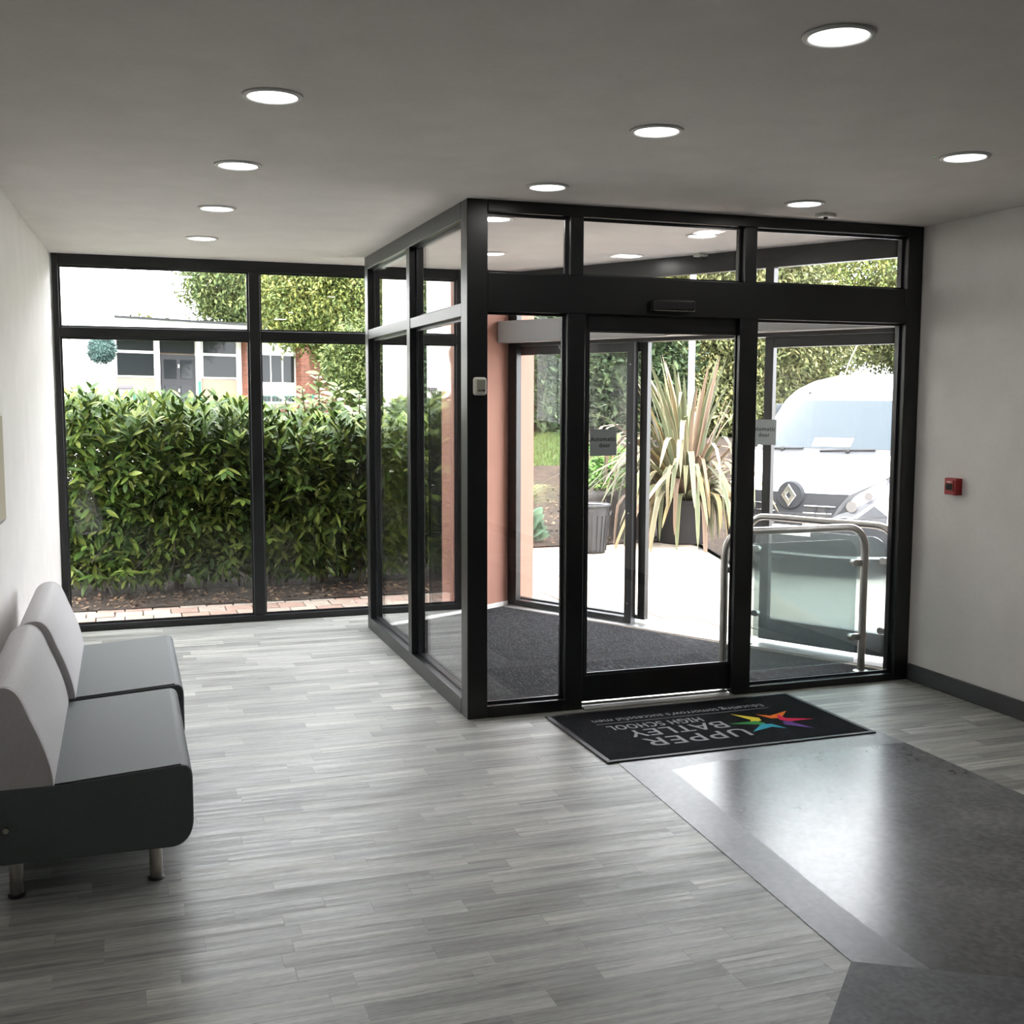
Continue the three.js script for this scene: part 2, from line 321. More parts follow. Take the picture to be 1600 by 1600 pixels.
// ------------------------------------------------------------------ small fittings
{
  const mk = (x, z, label) => {
    const g = thing('ceiling_sensor', label, 'sensor', [x, H, z], 0.25);
    part(g, 'base', bx(-0.045, 0.045, -0.018, 0, -0.035, 0.035, 0.006), M.plastic); part(g, 'lens', new THREE.SphereGeometry(0.012, 16, 10).translate(0, -0.018, 0), M.dark, 'dark round lens');
  };
  mk(3.47, -5.1, 'small white ceiling sensor in front of the vestibule'); mk(3.65, -6.76, 'small white ceiling sensor inside the vestibule');
  const led = thing('ceiling_indicator', 'tiny green indicator light beside the right ceiling lamp', 'indicator', [3.06, H, -3.77]);
  part(led, 'housing', lathe([[0, -0.004], [0.004, -0.004], [0.006, 0], [0, 0]], 16), M.white);
  part(led, 'led', new THREE.SphereGeometry(0.002, 10, 8).translate(0, -0.004, 0), std({ color: 0x22aa44, emissive: lin(0.05, 0.8, 0.2), emissiveIntensity: 1.5 }));
  const s = thing('door_sensor', 'black motion sensor on the header above the inner sliding leaf', 'sensor', [2.682, 2.083, ZF]);
  part(s, 'housing', new RoundedBoxGeometry(0.235, 0.058, 0.055, 3, 0.012).translate(0, 0, 0.0275), std({ color: lin(0.022, 0.022, 0.024), roughness: 0.3 }));
  part(s, 'lens_strip', bx(-0.115, 0.115, -0.03, -0.024, 0.004, 0.05, 0.002), M.chrome, 'shiny lower lip');
  const a = thing('access_panel', 'cream plastic access control box on the black corner post', 'access panel', [1.649, 1.665, ZF]);
  part(a, 'case', new RoundedBoxGeometry(0.066, 0.088, 0.03, 4, 0.013).translate(0, 0, 0.015), M.plastic);
  part(a, 'cover', new RoundedBoxGeometry(0.043, 0.06, 0.006, 2, 0.002).translate(0.004, 0.002, 0.031), std({ color: lin(0.32, 0.32, 0.25), roughness: 0.45 }), 'olive grey cover plate');
  part(a, 'button', new THREE.CylinderGeometry(0.0035, 0.0035, 0.003, 14).rotateX(Math.PI / 2).translate(-0.006, -0.019, 0.0355), M.dark);
  part(a, 'indicator', bx(0.004, 0.02, -0.022, -0.016, 0.034, 0.036, 0.0008), M.dark);
  const f = thing('call_point', 'red fire alarm call point on the right wall', 'fire alarm', [XR, 1.142, -4.95], -Math.PI / 2);
  const red = std({ color: lin(0.34, 0.012, 0.014), roughness: 0.4 });
  part(f, 'case', new RoundedBoxGeometry(0.09, 0.09, 0.045, 3, 0.005).translate(0, 0, 0.0225), red);
  part(f, 'window_frame', new RoundedBoxGeometry(0.062, 0.062, 0.006, 2, 0.002).translate(0, 0.004, 0.047), red);
  part(f, 'break_glass', bx(-0.025, 0.025, -0.018, 0.016, 0.049, 0.0515, 0.001), std({ color: lin(0.03, 0.034, 0.034), roughness: 0.15 }), 'dark break glass');
  part(f, 'legend', bx(-0.018, 0.014, 0.022, 0.028, 0.0495, 0.0508), std({ color: lin(0.7, 0.45, 0.42), roughness: 0.6 }), 'pale legend strip');
  // notice board at the left edge
  const n = thing('notice_board', 'beige framed notice board on the left wall above the near bench seat', 'notice board', [-0.545, 0, -4.44], Math.PI / 2 - 0.0308);
  part(n, 'frame', bx(-0.03, 0.9, 1.07, 1.54, 0, 0.022, 0.004), M.alu); part(n, 'felt', bx(-0.015, 0.885, 1.085, 1.525, 0.022, 0.024), std({ color: lin(0.42, 0.38, 0.28), roughness: 0.95 }));
  n.position.x = -0.5447;
  // operator cover on the outer screen
  const o = thing('door_operator', 'long light grey door operator casing on the outer screen', 'door operator', [A[0], 0, A[1]], DT);
  part(o, 'casing', bx(0.012, 3.1, 2.03, 2.19, 0.001, 0.13, 0.006), M.greyBox);
  part(o, 'end_cap', bx(0.008, 0.012, 2.034, 2.186, 0.004, 0.126), M.dark);
  const s2 = thing('door_sensor', 'dark motion sensor under the grey operator casing', 'sensor', [A[0] + D[0] * 1.66 - 0.13 * 0.8655, 2.055, A[1] + D[1] * 1.66 + 0.13 * 0.501], DT);
  part(s2, 'housing', new RoundedBoxGeometry(0.24, 0.05, 0.05, 3, 0.01).translate(0, 0, 0.026), M.dark); part(s2, 'lens_strip', bx(-0.11, 0.11, -0.027, -0.021, 0.008, 0.048, 0.002), M.white);
}
// door signs
function sign(label, x, y, z, turn, w, h) {
  const c = document.createElement('canvas'); c.width = 420; c.height = 400; const k = c.getContext('2d');
  k.fillStyle = '#adb5b7'; k.fillRect(0, 0, 420, 400); k.fillStyle = '#0c0d0e'; k.textAlign = 'center'; k.font = 'bold 80px sans-serif';
  k.fillText('Automatic', 210, 180); k.fillText('door', 230, 275);
  const t = new THREE.CanvasTexture(c); t.colorSpace = THREE.SRGBColorSpace;
  const g = thing('door_sign', label, 'sign', [x, y, z], turn, 'automatic door signs');
  part(g, 'card', bx(-w / 2, w / 2, -h / 2, h / 2, 0, 0.0015), std({ color: lin(0.2, 0.24, 0.25), roughness: 0.6 }));
  part(g, 'print', new THREE.PlaneGeometry(w * 0.995, h * 0.995).translate(0, 0, 0.0019), std({ map: t, color: lin(1, 1, 1), roughness: 0.6 }));
}
sign('grey Automatic door sign stuck to the inner sliding leaf', 2.336, 1.383, ZF - 0.055 + 0.0045, 0, 0.15, 0.136);
sign('grey Automatic door sign on the outer sliding leaf, in front of the van', A[0] + D[0] * 2.15 + 0.0745 * 0.8655, 1.395, A[1] + D[1] * 2.15 - 0.0745 * 0.501, DT, 0.19, 0.165);

// ------------------------------------------------------------------ curved steel barriers
function barrier(label, pos, turn, L, h) {
  const g = thing('steel_barrier', label, 'barrier', pos, turn, 'curved steel door barriers'), R = 0.12, r = 0.0215, pts = [];
  pts.push([0, 0, 0], [0, h * 0.5, 0], [0, h - R, 0]);
  for (let i = 1; i < 6; i++) { const a = (i / 6) * Math.PI / 2; pts.push([R - R * Math.cos(a), h - R + R * Math.sin(a), 0]); }
  pts.push([R, h, 0], [L / 2, h, 0], [L - R, h, 0]);
  for (let i = 1; i < 6; i++) { const a = (i / 6) * Math.PI / 2; pts.push([L - R + R * Math.sin(a), h - R + R * Math.cos(a), 0]); }
  pts.push([L, h - R, 0], [L, h * 0.5, 0], [L, 0, 0]);
  part(g, 'hoop', tube(pts, r, 120, 14), M.steel);
  for (const x of [0, L]) part(g, 'foot_plate', lathe([[0, 0], [0.045, 0], [0.045, 0.006], [0.03, 0.01], [0, 0.01]], 24).translate(x, 0, 0), M.steel);
  const s = new THREE.Shape(), a = 0.055, b = L - 0.055, t = h - 0.07, q = 0.09;
  s.moveTo(a, 0.06); s.lineTo(b, 0.06); s.lineTo(b, t - q); s.absarc(b - q, t - q, q, 0, Math.PI / 2, false); s.lineTo(a + q, t); s.absarc(a + q, t - q, q, Math.PI / 2, Math.PI, false); s.closePath();
  part(g, 'glass_panel', new THREE.ExtrudeGeometry(s, { depth: 0.008, bevelEnabled: false, curveSegments: 10 }).translate(0, 0, -0.004), M.railGlass, 'smeared toughened glass infill');
  for (const x of [0, L]) for (const y of [0.21, h - 0.21]) {
    const sx = x ? -1 : 1;
    part(g, 'glass_clamp', [new RoundedBoxGeometry(0.05, 0.042, 0.034, 3, 0.012).translate(x + sx * 0.045, y, 0), new THREE.CylinderGeometry(0.021, 0.021, 0.034, 18).rotateX(Math.PI / 2).translate(x + sx * 0.07, y, 0)], M.steel);
  }
  return g;
}
barrier('curved steel barrier with glass infill nearest the inner screen', [3.152, 0.009, -5.50], 0, 0.925, 0.86);
barrier('curved steel barrier with glass infill in front of the outer sliding leaf', [A[0] + D[0] * 2.12 - 0.8655 * 0.035, 0.009, A[1] + D[1] * 2.12 + 0.501 * 0.035], DT, 0.985, 0.845);

// ------------------------------------------------------------------ door mat with the school emblem
{
  const c = document.createElement('canvas'); c.width = 1400; c.height = 770; const k = c.getContext('2d');
  k.fillStyle = '#131417'; k.fillRect(0, 0, 1400, 770);
  for (let i = 0; i < 26000; i++) { const v = 12 + Math.floor(rnd() * 18); k.fillStyle = `rgb(${v},${v},${v + 4})`; k.fillRect(rnd() * 1400, rnd() * 770, 3, 3); }
  const grey = '#a4a5a8'; k.fillStyle = grey; k.strokeStyle = grey; k.textBaseline = 'alphabetic';
  const fit = (s, x0, x1, y, px, w = 'normal') => { k.font = `${w} ${px}px sans-serif`; const m = k.measureText(s).width; k.save(); k.translate(x0, y); k.scale((x1 - x0) / m, 1); k.fillText(s, 0, 0); k.strokeStyle = grey; k.lineWidth = px > 80 ? 3 : 0.8; k.strokeText(s, 0, 0); k.restore(); };
  fit('UPPER', 560, 1130, 245, 165); fit('BATLEY', 600, 1150, 395, 150); fit('HIGH SCHOOL', 680, 1210, 500, 98);
  k.lineWidth = 5; k.beginPath(); k.moveTo(240, 545); k.lineTo(1240, 545); k.stroke();
  fit("Educating tomorrow's successful men", 240, 1240, 625, 66);
  // six-armed star of coloured chevrons
  const arms = [['#e8772c', 2.45], ['#d9c33f', 0.95], ['#3f8f4d', 0.12], ['#3fa3bd', -0.62], ['#6a4a94', -2.2], ['#cf2a4e', -3.0]];
  k.save(); k.translate(365, 310);
  for (const [col, a] of arms) {
    k.save(); k.rotate(a); k.fillStyle = col; k.beginPath();
    k.moveTo(235, 0); k.lineTo(95, -42); k.lineTo(78, -118); k.lineTo(48, -20); k.lineTo(80, 22); k.closePath(); k.fill(); k.restore();
  }
  k.restore();
  const t = new THREE.CanvasTexture(c); t.colorSpace = THREE.SRGBColorSpace; t.anisotropy = 8;
  const g = thing('door_mat', 'black logo mat with coloured star and grey lettering before the inner door', 'door mat', [2.685, 0.0023, -4.828], 0.008);
  const bump = tex(256, 256, (u, v) => noise(u, v, 128, 128, 51), false); bump.repeat.set(5, 3);
  part(g, 'rubber_border', new RoundedBoxGeometry(1.42, 0.006, 0.775, 2, 0.0025).translate(0, 0.003, 0), phy({ color: lin(0.02, 0.02, 0.022), roughness: 0.5, specularIntensity: 0.5 }));
  part(g, 'printed_pile', new THREE.BoxGeometry(1.37, 0.006, 0.725).translate(0, 0.0045, 0), std({ color: lin(0.022, 0.022, 0.025), roughness: 0.95 }));
  part(g, 'print', new THREE.PlaneGeometry(1.37, 0.725).rotateX(-Math.PI / 2).rotateY(Math.PI).translate(0, 0.0078, 0), phy({ map: t, bumpMap: bump, bumpScale: 0.002, roughness: 1, specularIntensity: 0.15 }), 'grey lettering and six-coloured star');
}

// ------------------------------------------------------------------ bench seats
{
  const weave = tex(256, 256, (u, v) => { const a = 0.5 + 0.5 * Math.sin(u * 256 * Math.PI / 2) * Math.sin(v * 256 * Math.PI / 2), c = 0.93 + 0.05 * a + 0.04 * (noise(u, v, 40, 40, 61) - 0.5); return c; });
  weave.repeat.set(6, 6);
  const seatM = phy({ color: lin(0.09, 0.108, 0.112), map: weave, roughness: 0.58 });
  const backM = phy({ color: lin(0.56, 0.545, 0.555), map: weave, roughness: 0.7, sheen: 0.2, sheenColor: lin(0.8, 0.8, 0.85), sheenRoughness: 0.5 });
  const L = 1.05;
  // profile in (x, y); extruded along -z
  const seatShape = () => {
    const s = new THREE.Shape();
    s.moveTo(-0.40, 0.145); s.lineTo(0.10, 0.14); s.bezierCurveTo(0.15, 0.14, 0.172, 0.175, 0.176, 0.225); s.lineTo(0.176, 0.36); s.bezierCurveTo(0.176, 0.40, 0.165, 0.413, 0.14, 0.413); s.lineTo(-0.24, 0.388); s.lineTo(-0.42, 0.385); s.lineTo(-0.42, 0.17); s.bezierCurveTo(-0.42, 0.15, -0.41, 0.145, -0.40, 0.145); return s;
  };
  const backShape = () => {
    const s = new THREE.Shape();
    s.moveTo(-0.245, 0.386); s.bezierCurveTo(-0.25, 0.46, -0.275, 0.53, -0.305, 0.60); s.bezierCurveTo(-0.325, 0.65, -0.335, 0.705, -0.38, 0.712); s.bezierCurveTo(-0.425, 0.715, -0.455, 0.69, -0.462, 0.65); s.bezierCurveTo(-0.475, 0.56, -0.465, 0.45, -0.455, 0.386); s.closePath(); return s;
  };
  const ext = (s, len, bevel) => new THREE.ExtrudeGeometry(s, { depth: len - 2 * bevel, bevelEnabled: true, bevelSize: bevel * 0.8, bevelThickness: bevel, bevelOffset: -bevel * 0.8, bevelSegments: 3, curveSegments: 14 }).translate(0, 0, -len + bevel);
  const make = (z, dx, dy, label) => {
    const g = thing('bench_seat', label, 'bench seat', [dx, dy, z], 0, 'padded bench seats along the left wall');
    part(g, 'seat', ext(seatShape(), L - 0.006, 0.008), seatM);
    const b = part(g, 'backrest', ext(backShape(), L - 0.05, 0.006).translate(0, 0, -0.022), backM, 'pale grey padded backrest');
    const side = ext(backShape(), 0.02, 0.004);
    part(b, 'side_panel', side.clone().translate(0, 0, -0.002), backM); part(b, 'side_panel', side.clone().translate(0, 0, -L + 0.026), backM);
    const tl = tube([[-0.243, 0.390, -0.004], [-0.05, 0.403, -0.004], [0.14, 0.416, -0.004]], 0.0025, 20, 6);
    part(g, 'seam', tl, M.dark);
    for (const [x, zz] of [[0.055, -0.11], [-0.375, -0.11], [0.055, -L + 0.11], [-0.375, -L + 0.11]]) {
      const l = part(g, 'leg', lathe([[0, 0.006], [0.021, 0.006], [0.021, 0.148], [0, 0.148]], 20).translate(x, -dy, zz), M.chrome);
      part(l, 'foot', lathe([[0, 0], [0.027, 0], [0.028, 0.004], [0.02, 0.008], [0, 0.008]], 20).translate(x, -dy, zz), M.dark);
    }
    part(g, 'link_bolt', new THREE.CylinderGeometry(0.009, 0.009, 0.016, 14).rotateX(Math.PI / 2).translate(-0.388, 0.262, 0.006), M.chrome, 'small metal linking bolt');
  };
  make(-3.72, 0.005, 0, 'grey padded bench seat nearest the camera, its end panel showing');
  make(-4.785, 0.03, 0.006, 'grey padded bench seat beside the hedge window');
}

// ================================================================== OUTSIDE
const ground = (x, z) => -0.32 * smooth((x + 0.3 * (z + 10.6) - 5.75) / 0.8) * smooth((-z - 5.4) / 1.5) + 1.08 * smooth((-z - 11.9) / 7.5) * (1 - smooth((x - 7.4 - Math.max(0, -z - 15) * 0.9) / 1.6));
function field(x0, x1, z0, z1, nx, nz, off, uvs, sink = null) {
  const g = new THREE.PlaneGeometry(1, 1, nx, nz), p = g.attributes.position, uv = g.attributes.uv;
  for (let i = 0; i < p.count; i++) { const x = x0 + (p.getX(i) + 0.5) * (x1 - x0), z = z1 + (z0 - z1) * (p.getY(i) + 0.5); p.setXYZ(i, x, ground(x, z) + off - (sink ? sink(x, z) : 0), z); uv.setXY(i, x * uvs, z * uvs); }
  g.computeVertexNormals(); return g;
}
{
  const grassT = tex(512, 512, (u, v) => { const n = 0.5 * noise(u, v, 10, 10, 71) + 0.3 * noise(u, v, 60, 60, 72) + 0.2 * noise(u, v, 200, 200, 73); return [0.38 + 0.28 * n, 0.52 + 0.22 * n, 0.16 + 0.14 * n]; });
  const lawn = solo('lawn', field(-45, 60, -85, -5.5, 200, 200, -0.035, 0.5, (x, z) => ((x > 1.5 && z > -14.4) || z > -11.0 ? 0.4 : 0) + (x > 4 && x < 24 && z > -17.5 && x - 7 > (-z - 13) * 0.8 ? 0.4 : 0)), std({ map: grassT, color: lin(0.17, 0.185, 0.13), roughness: 0.95 }), 'sloping green lawn beyond the planting bed', 'lawn', null, 'structure');
  const blade = new THREE.BufferGeometry(); blade.setAttribute('position', new THREE.Float32BufferAttribute([-0.006, 0, 0, 0.006, 0, 0, 0.004, 0.06, 0.012], 3)); blade.computeVertexNormals();
  const n = 9000, im = new THREE.InstancedMesh(blade, std({ color: lin(0.9, 0.9, 0.9), roughness: 0.8, side: THREE.DoubleSide }), n); im.name = 'grass_blades'; im.userData.kind = 'stuff';
  const o = new THREE.Object3D();
  for (let i = 0; i < n; i++) { const x = rr(4.4, 7.6), z = rr(-18.5, -15.9); o.position.set(x, ground(x, z) - 0.036, z); o.rotation.set(rr(-0.5, 0.5), rr(0, 6.28), rr(-0.5, 0.5)); o.scale.setScalar(rr(0.7, 1.6)); o.updateMatrix(); im.setMatrixAt(i, o.matrix); im.setColorAt(i, lin(rr(0.05, 0.09), rr(0.08, 0.125), rr(0.012, 0.025))); }
  lawn.add(im);
  const soilT = tex(512, 512, (u, v) => { const n = 0.4 * noise(u, v, 14, 14, 75) + 0.35 * noise(u, v, 70, 70, 76) + 0.25 * noise(u, v, 220, 220, 77); return [0.10 + 0.30 * n, 0.06 + 0.25 * n, 0.03 + 0.20 * n]; });
  const soilB = tex(512, 512, (u, v) => 0.5 * noise(u, v, 40, 40, 78) + 0.5 * noise(u, v, 130, 130, 79), false);
  const soilM = std({ map: soilT, color: lin(0.62, 0.6, 0.58), bumpMap: soilB, bumpScale: 0.03, roughness: 1 });
  const bed = solo('planting_bed', field(3.0, 7.4, -15.9, -11.35, 44, 44, 0.02, 0.7), soilM, 'sloping brown mulch bed between paving and lawn', 'bed', null, 'structure');
  solo('shrub_bed', field(7.4, 13.5, -22.5, -11.9, 40, 50, 0.02, 0.7), soilM, 'dark mulch ground behind the flax plant and van', 'bed', null, 'structure');
  const hb = solo('hedge_bed', field(-1.6, 2.9, -11.5, -8.93, 40, 24, 0.012, 0.8), soilM, 'dark soil strip under the laurel hedge', 'bed', null, 'structure');
  // litter of dead leaves
  const lf = new THREE.CircleGeometry(0.02, 6); lf.scale(1, 0.5, 1); lf.rotateX(-Math.PI / 2);
  for (const [parent, x0, x1, z0, z1, c, y] of [[hb, -0.6, 2.6, -9.6, -8.95, 700, 0.018], [bed, 3.1, 6.4, -15, -11.5, 900, 0.03]]) {
    const m = new THREE.InstancedMesh(lf, std({ roughness: 0.9, side: THREE.DoubleSide }), c); m.name = 'leaf_litter'; m.userData.kind = 'stuff';
    for (let i = 0; i < c; i++) { const x = rr(x0, x1), z = rr(z0, z1); o.position.set(x, ground(x, z) + y, z); o.rotation.set(rr(-0.5, 0.5), rr(0, 6.28), rr(-0.5, 0.5)); o.scale.setScalar(rr(0.5, 1.5)); o.updateMatrix(); m.setMatrixAt(i, o.matrix); const t = rr(0.5, 1.3); m.setColorAt(i, pick([lin(0.16 * t, 0.09 * t, 0.05 * t), lin(0.22 * t, 0.15 * t, 0.09 * t), lin(0.10 * t, 0.06 * t, 0.04 * t)])); }
    parent.add(m);
  }
  const asph = tex(512, 512, (u, v) => { const n = 0.4 * noise(u, v, 9, 9, 81) + 0.6 * noise(u, v, 200, 200, 82), c = 0.5 + 0.16 * n; return [c * 1.02, c, c * 0.96]; });
  solo('forecourt', field(5.2, 22, -16.5, -5.66, 90, 60, -0.02, 0.6, (x, z) => (z < -11.7 && x < 7.4 + (-z - 12) * 0.9 ? 0.5 : 0)), std({ map: asph, roughness: 0.95 }), 'pale tarmac forecourt under the white van', 'forecourt', null, 'structure');

  // paving
  const stoneT = tex(256, 256, (u, v) => { const c = 0.86 + 0.10 * (noise(u, v, 6, 6, 83) - 0.5) + 0.12 * (noise(u, v, 90, 90, 84) - 0.5); return [c, c * 0.99, c * 0.97]; });
  const stoneM = [[0.52, 0.46, 0.39], [0.56, 0.49, 0.42], [0.48, 0.41, 0.35], [0.55, 0.44, 0.37]].map((c) => std({ map: stoneT, color: lin(...c), roughness: 0.85 }));
  const pinkM = [[0.50, 0.34, 0.28], [0.45, 0.31, 0.26], [0.54, 0.39, 0.33]].map((c) => std({ map: stoneT, color: lin(...c), roughness: 0.85 }));
  const sandM = std({ map: soilT, color: lin(1.9, 1.8, 1.7), roughness: 1 });
  const pave = solo('forecourt_paving', field(2.3, 5.6, -11.7, -5.4, 20, 30, -0.003, 0.7), stoneM[1], 'pale slab paving outside the entrance doors', 'paving', null, 'structure');
  const slab = new RoundedBoxGeometry(0.437, 0.05, 0.437, 1, 0.006), slab2 = new RoundedBoxGeometry(0.192, 0.05, 0.192, 1, 0.005);
  const inside = (x, z) => { const s = (x - A[0]) * 0.8655 - (z - A[1]) * 0.501; return s > 0.30 && z < -5.8; };
  let n1 = 0;
  for (let z = -11.6; z < -5.7; z += 0.445) for (let x = 2.4; x < 6.1; x += 0.445) {
    if (!inside(x, z) || ground(x + 0.45, z) < -0.004 || (z < -11.1 && x < 3.2) || n1 > 240) continue;
    const px = x + ((Math.round(z / 0.445) & 1) ? 0.2 : 0), m = part(pave, 'slab', slab, (Math.abs(x * 0.35 + z + 9.9) < 0.35) ? pick(pinkM) : pick(stoneM)); m.position.set(px, ground(px, z) - 0.022 + rr(-0.002, 0.002), z); m.rotation.y = rr(-0.008, 0.008); n1++;
  }
  const strip = solo('paver_path', field(-1.5, 3.2, -9.3, -8.27, 20, 4, -0.03, 0.8), sandM, 'narrow block paving strip between window and hedge', 'paving', null, 'structure');
  for (let r = 0; r < 4; r++) for (let i = 0; i < 22; i++) {
    const x = -1.4 + i * 0.2 + (r & 1 ? 0.07 : 0), z = -8.36 - r * 0.2; 
    const m = part(strip, 'paver', slab2, pick(rnd() < 0.5 ? pinkM : stoneM)); m.position.set(x, -0.02 + rr(-0.003, 0.003), z); m.rotation.set(rr(-0.01, 0.01), rr(-0.03, 0.03), rr(-0.01, 0.01));
  }
}

// ------------------------------------------------------------------ leaf shapes
function leafGeo(L, W, fold = 0.25, droop = 0.12, n = 5) {
  const pos = [], idx = [];
  for (let i = 0; i <= n; i++) { const t = i / n, w = W * Math.pow(Math.sin(Math.PI * Math.min(1, 0.06 + 0.94 * t)), 0.75) * (1 - 0.25 * t) / 2, y = L * t, z = -droop * L * t * t; pos.push(-w, y, z + fold * w, 0, y, z, w, y, z + fold * w); }
  for (let i = 0; i < n; i++) { const a = i * 3; idx.push(a, a + 1, a + 3, a + 1, a + 4, a + 3, a + 1, a + 2, a + 4, a + 2, a + 5, a + 4); }
  const g = new THREE.BufferGeometry(); g.setAttribute('position', new THREE.Float32BufferAttribute(pos, 3)); g.setIndex(idx); g.computeVertexNormals(); return g;
}
const leafM = (c, rough = 0.45) => phy({ color: c, roughness: rough, specularIntensity: 0.35, side: THREE.DoubleSide });
const dummy = new THREE.Object3D();
function aim(o, dir, up = V3(0, 1, 0), roll = 0) { // local +y to dir, local +z towards up
  const y = dir.clone().normalize(), x = new THREE.Vector3().crossVectors(y, up).normalize(); if (x.lengthSq() < 0.5) x.set(1, 0, 0);
  const z = new THREE.Vector3().crossVectors(x, y); o.quaternion.setFromRotationMatrix(new THREE.Matrix4().makeBasis(x, y, z)); if (roll) o.rotateY(roll);
}

// ------------------------------------------------------------------ laurel hedge
{
  const g = thing('laurel_hedge', 'clipped laurel hedge with glossy long leaves outside the window', 'hedge', [0, 0, 0]);
  const geo = leafGeo(0.105, 0.036), top = (x) => 1.42 - 0.075 * x + 0.10 * (noise(x * 0.2 + 3, 0.3, 16, 16, 91) - 0.5);
  const front = (x, y) => -9.02 - 0.48 * Math.max(0, 1 - y / 1.0) - 0.20 * noise(x * 0.13 + 4, y * 0.13 + 2, 30, 30, 92) - 0.1 * noise(x * 0.2 + 4, y * 0.2 + 2, 60, 60, 94);
  const shades = [lin(0.046, 0.084, 0.018), lin(0.07, 0.118, 0.022), lin(0.105, 0.155, 0.028), lin(0.15, 0.185, 0.04), lin(0.04, 0.074, 0.018)];
  const shoots = []; for (let i = 0; i < 620; i++) { const x = rr(-0.75, 3.0), z = rr(-10.6, -9.03), h = rr(0.1, 0.26); shoots.push([x, top(x) + rr(-0.2, 0.02), z, h, rr(-0.35, 0.35), rr(-0.2, 0.35)]); }
  const n = 39000, im = new THREE.InstancedMesh(geo, leafM(lin(1, 1, 1), 0.38), n); im.name = 'foliage'; im.userData.kind = 'stuff';
  const place = (o, i) => {
    let x = rr(-0.75, 3.0), y, z, d, c = pick(shades);
    if (i < 8000) { y = rr(0.12, top(x)); z = front(x, y) - rnd() ** 2 * 0.3; d = V3(rr(-0.9, 0.9), rr(-0.7, 0.8), rr(0.1, 1)); }
    else if (i < 16000) { const s = pick(shoots), t = rnd(), a = rr(0, 6.28); x = s[0] + s[4] * s[3] * t; y = s[1] + s[3] * t; z = s[2] + s[5] * s[3] * t; d = V3(Math.cos(a), rr(0.3, 1.6), Math.sin(a)); }
    else if (i < 20000) { z = rr(-10.6, -9.05); y = top(x) + rr(-0.22, 0.0); d = V3(rr(-0.8, 0.8), rr(-0.1, 1), rr(-0.5, 0.7)); }
    else if (i < 26000) { y = rr(0.14, 0.75); z = front(x, y) - rr(0.0, 0.5) + 0.06; d = V3(rr(-1, 1), rr(-1, 0.4), rr(-0.2, 1)); }
    else { y = rr(0.18, top(x) - 0.05); z = front(x, y) - rr(0.15, 1.25); d = V3(rr(-1, 1), rr(-0.8, 0.8), rr(-0.6, 1)); }
    o.position.set(x, y, z); aim(o, d, V3(rr(-0.5, 0.5), 1, rr(0, 0.8)), rr(-0.6, 0.6)); o.scale.set(rr(0.75, 1.3), rr(0.7, 1.35), 1); return c;
  };
  for (let i = 0; i < n; i++) { const c = place(dummy, i).clone().multiplyScalar(rr(0.75, 1.2)); dummy.updateMatrix(); im.setMatrixAt(i, dummy.matrix); im.setColorAt(i, c); }
  g.add(im);
  const mats = shades.map((c) => leafM(c, 0.35));
  // leaf sprays that can be picked apart: young shoots on top, whorls hanging in front
  let count = 0;
  for (let s = 0; s < 40 && count < 296; s++) {
    const x = rr(-0.4, 2.0), up = s < 22, y = up ? top(x) - 0.05 : rr(0.15, 1.1), z = up ? rr(-9.6, -9.06) : front(x, y) + 0.05, dir = up ? V3(rr(-0.3, 0.3), 1, rr(-0.2, 0.4)) : V3(rr(-0.6, 0.6), rr(-0.4, 0.4), 1);
    const len = up ? rr(0.14, 0.24) : rr(0.1, 0.17);
    part(g, 'twig', tube([[x, y, z], [x + dir.x * len, y + dir.y * len, z + dir.z * len]], 0.003, 2, 5), mats[4]);
    for (let k = 0; k < 8 && count < 296; k++) {
      const t = 0.25 + 0.75 * k / 7, m = part(g, 'leaf', geo, mats[Math.floor(rr(0, 5))]), a = k * 2.4;
      m.position.set(x + dir.x * len * t, y + dir.y * len * t, z + dir.z * len * t);
      aim(m, V3(Math.cos(a), 0, Math.sin(a)).addScaledVector(dir, up ? 1.1 : 0.5).add(V3(0, up ? 0.2 : -0.2, 0)), V3(0, 1, 0.4)); m.scale.setScalar(rr(0.9, 1.35)); count++;
    }
  }
  const stems = [];
  for (let i = 0; i < 34; i++) { const x = rr(-0.6, 2.6), z = rr(-10.2, -9.65); stems.push(tube([[x, 0, z], [x + rr(-0.1, 0.1), 0.5, z + rr(-0.05, 0.15)], [x + rr(-0.25, 0.25), 1.15, z + rr(-0.1, 0.3)]], rr(0.008, 0.02), 8, 6)); }
  const st = part(g, 'stems', stems, std({ color: lin(0.05, 0.038, 0.026), roughness: 0.95 })); st.userData.kind = 'stuff';
  const dense = []; // twiggy core
  for (let i = 0; i < 600; i++) { const x = rr(-0.7, 2.7), y = rr(0.2, 1.25), z = rr(-10.3, -9.35); dense.push(new THREE.CylinderGeometry(0.003, 0.005, 0.5, 4).rotateZ(rr(-1, 1)).rotateX(rr(-1, 1)).translate(x, y, z)); }
  const tw = part(g, 'twigs', dense, std({ color: lin(0.045, 0.035, 0.024), roughness: 0.9 })); tw.userData.kind = 'stuff';
}
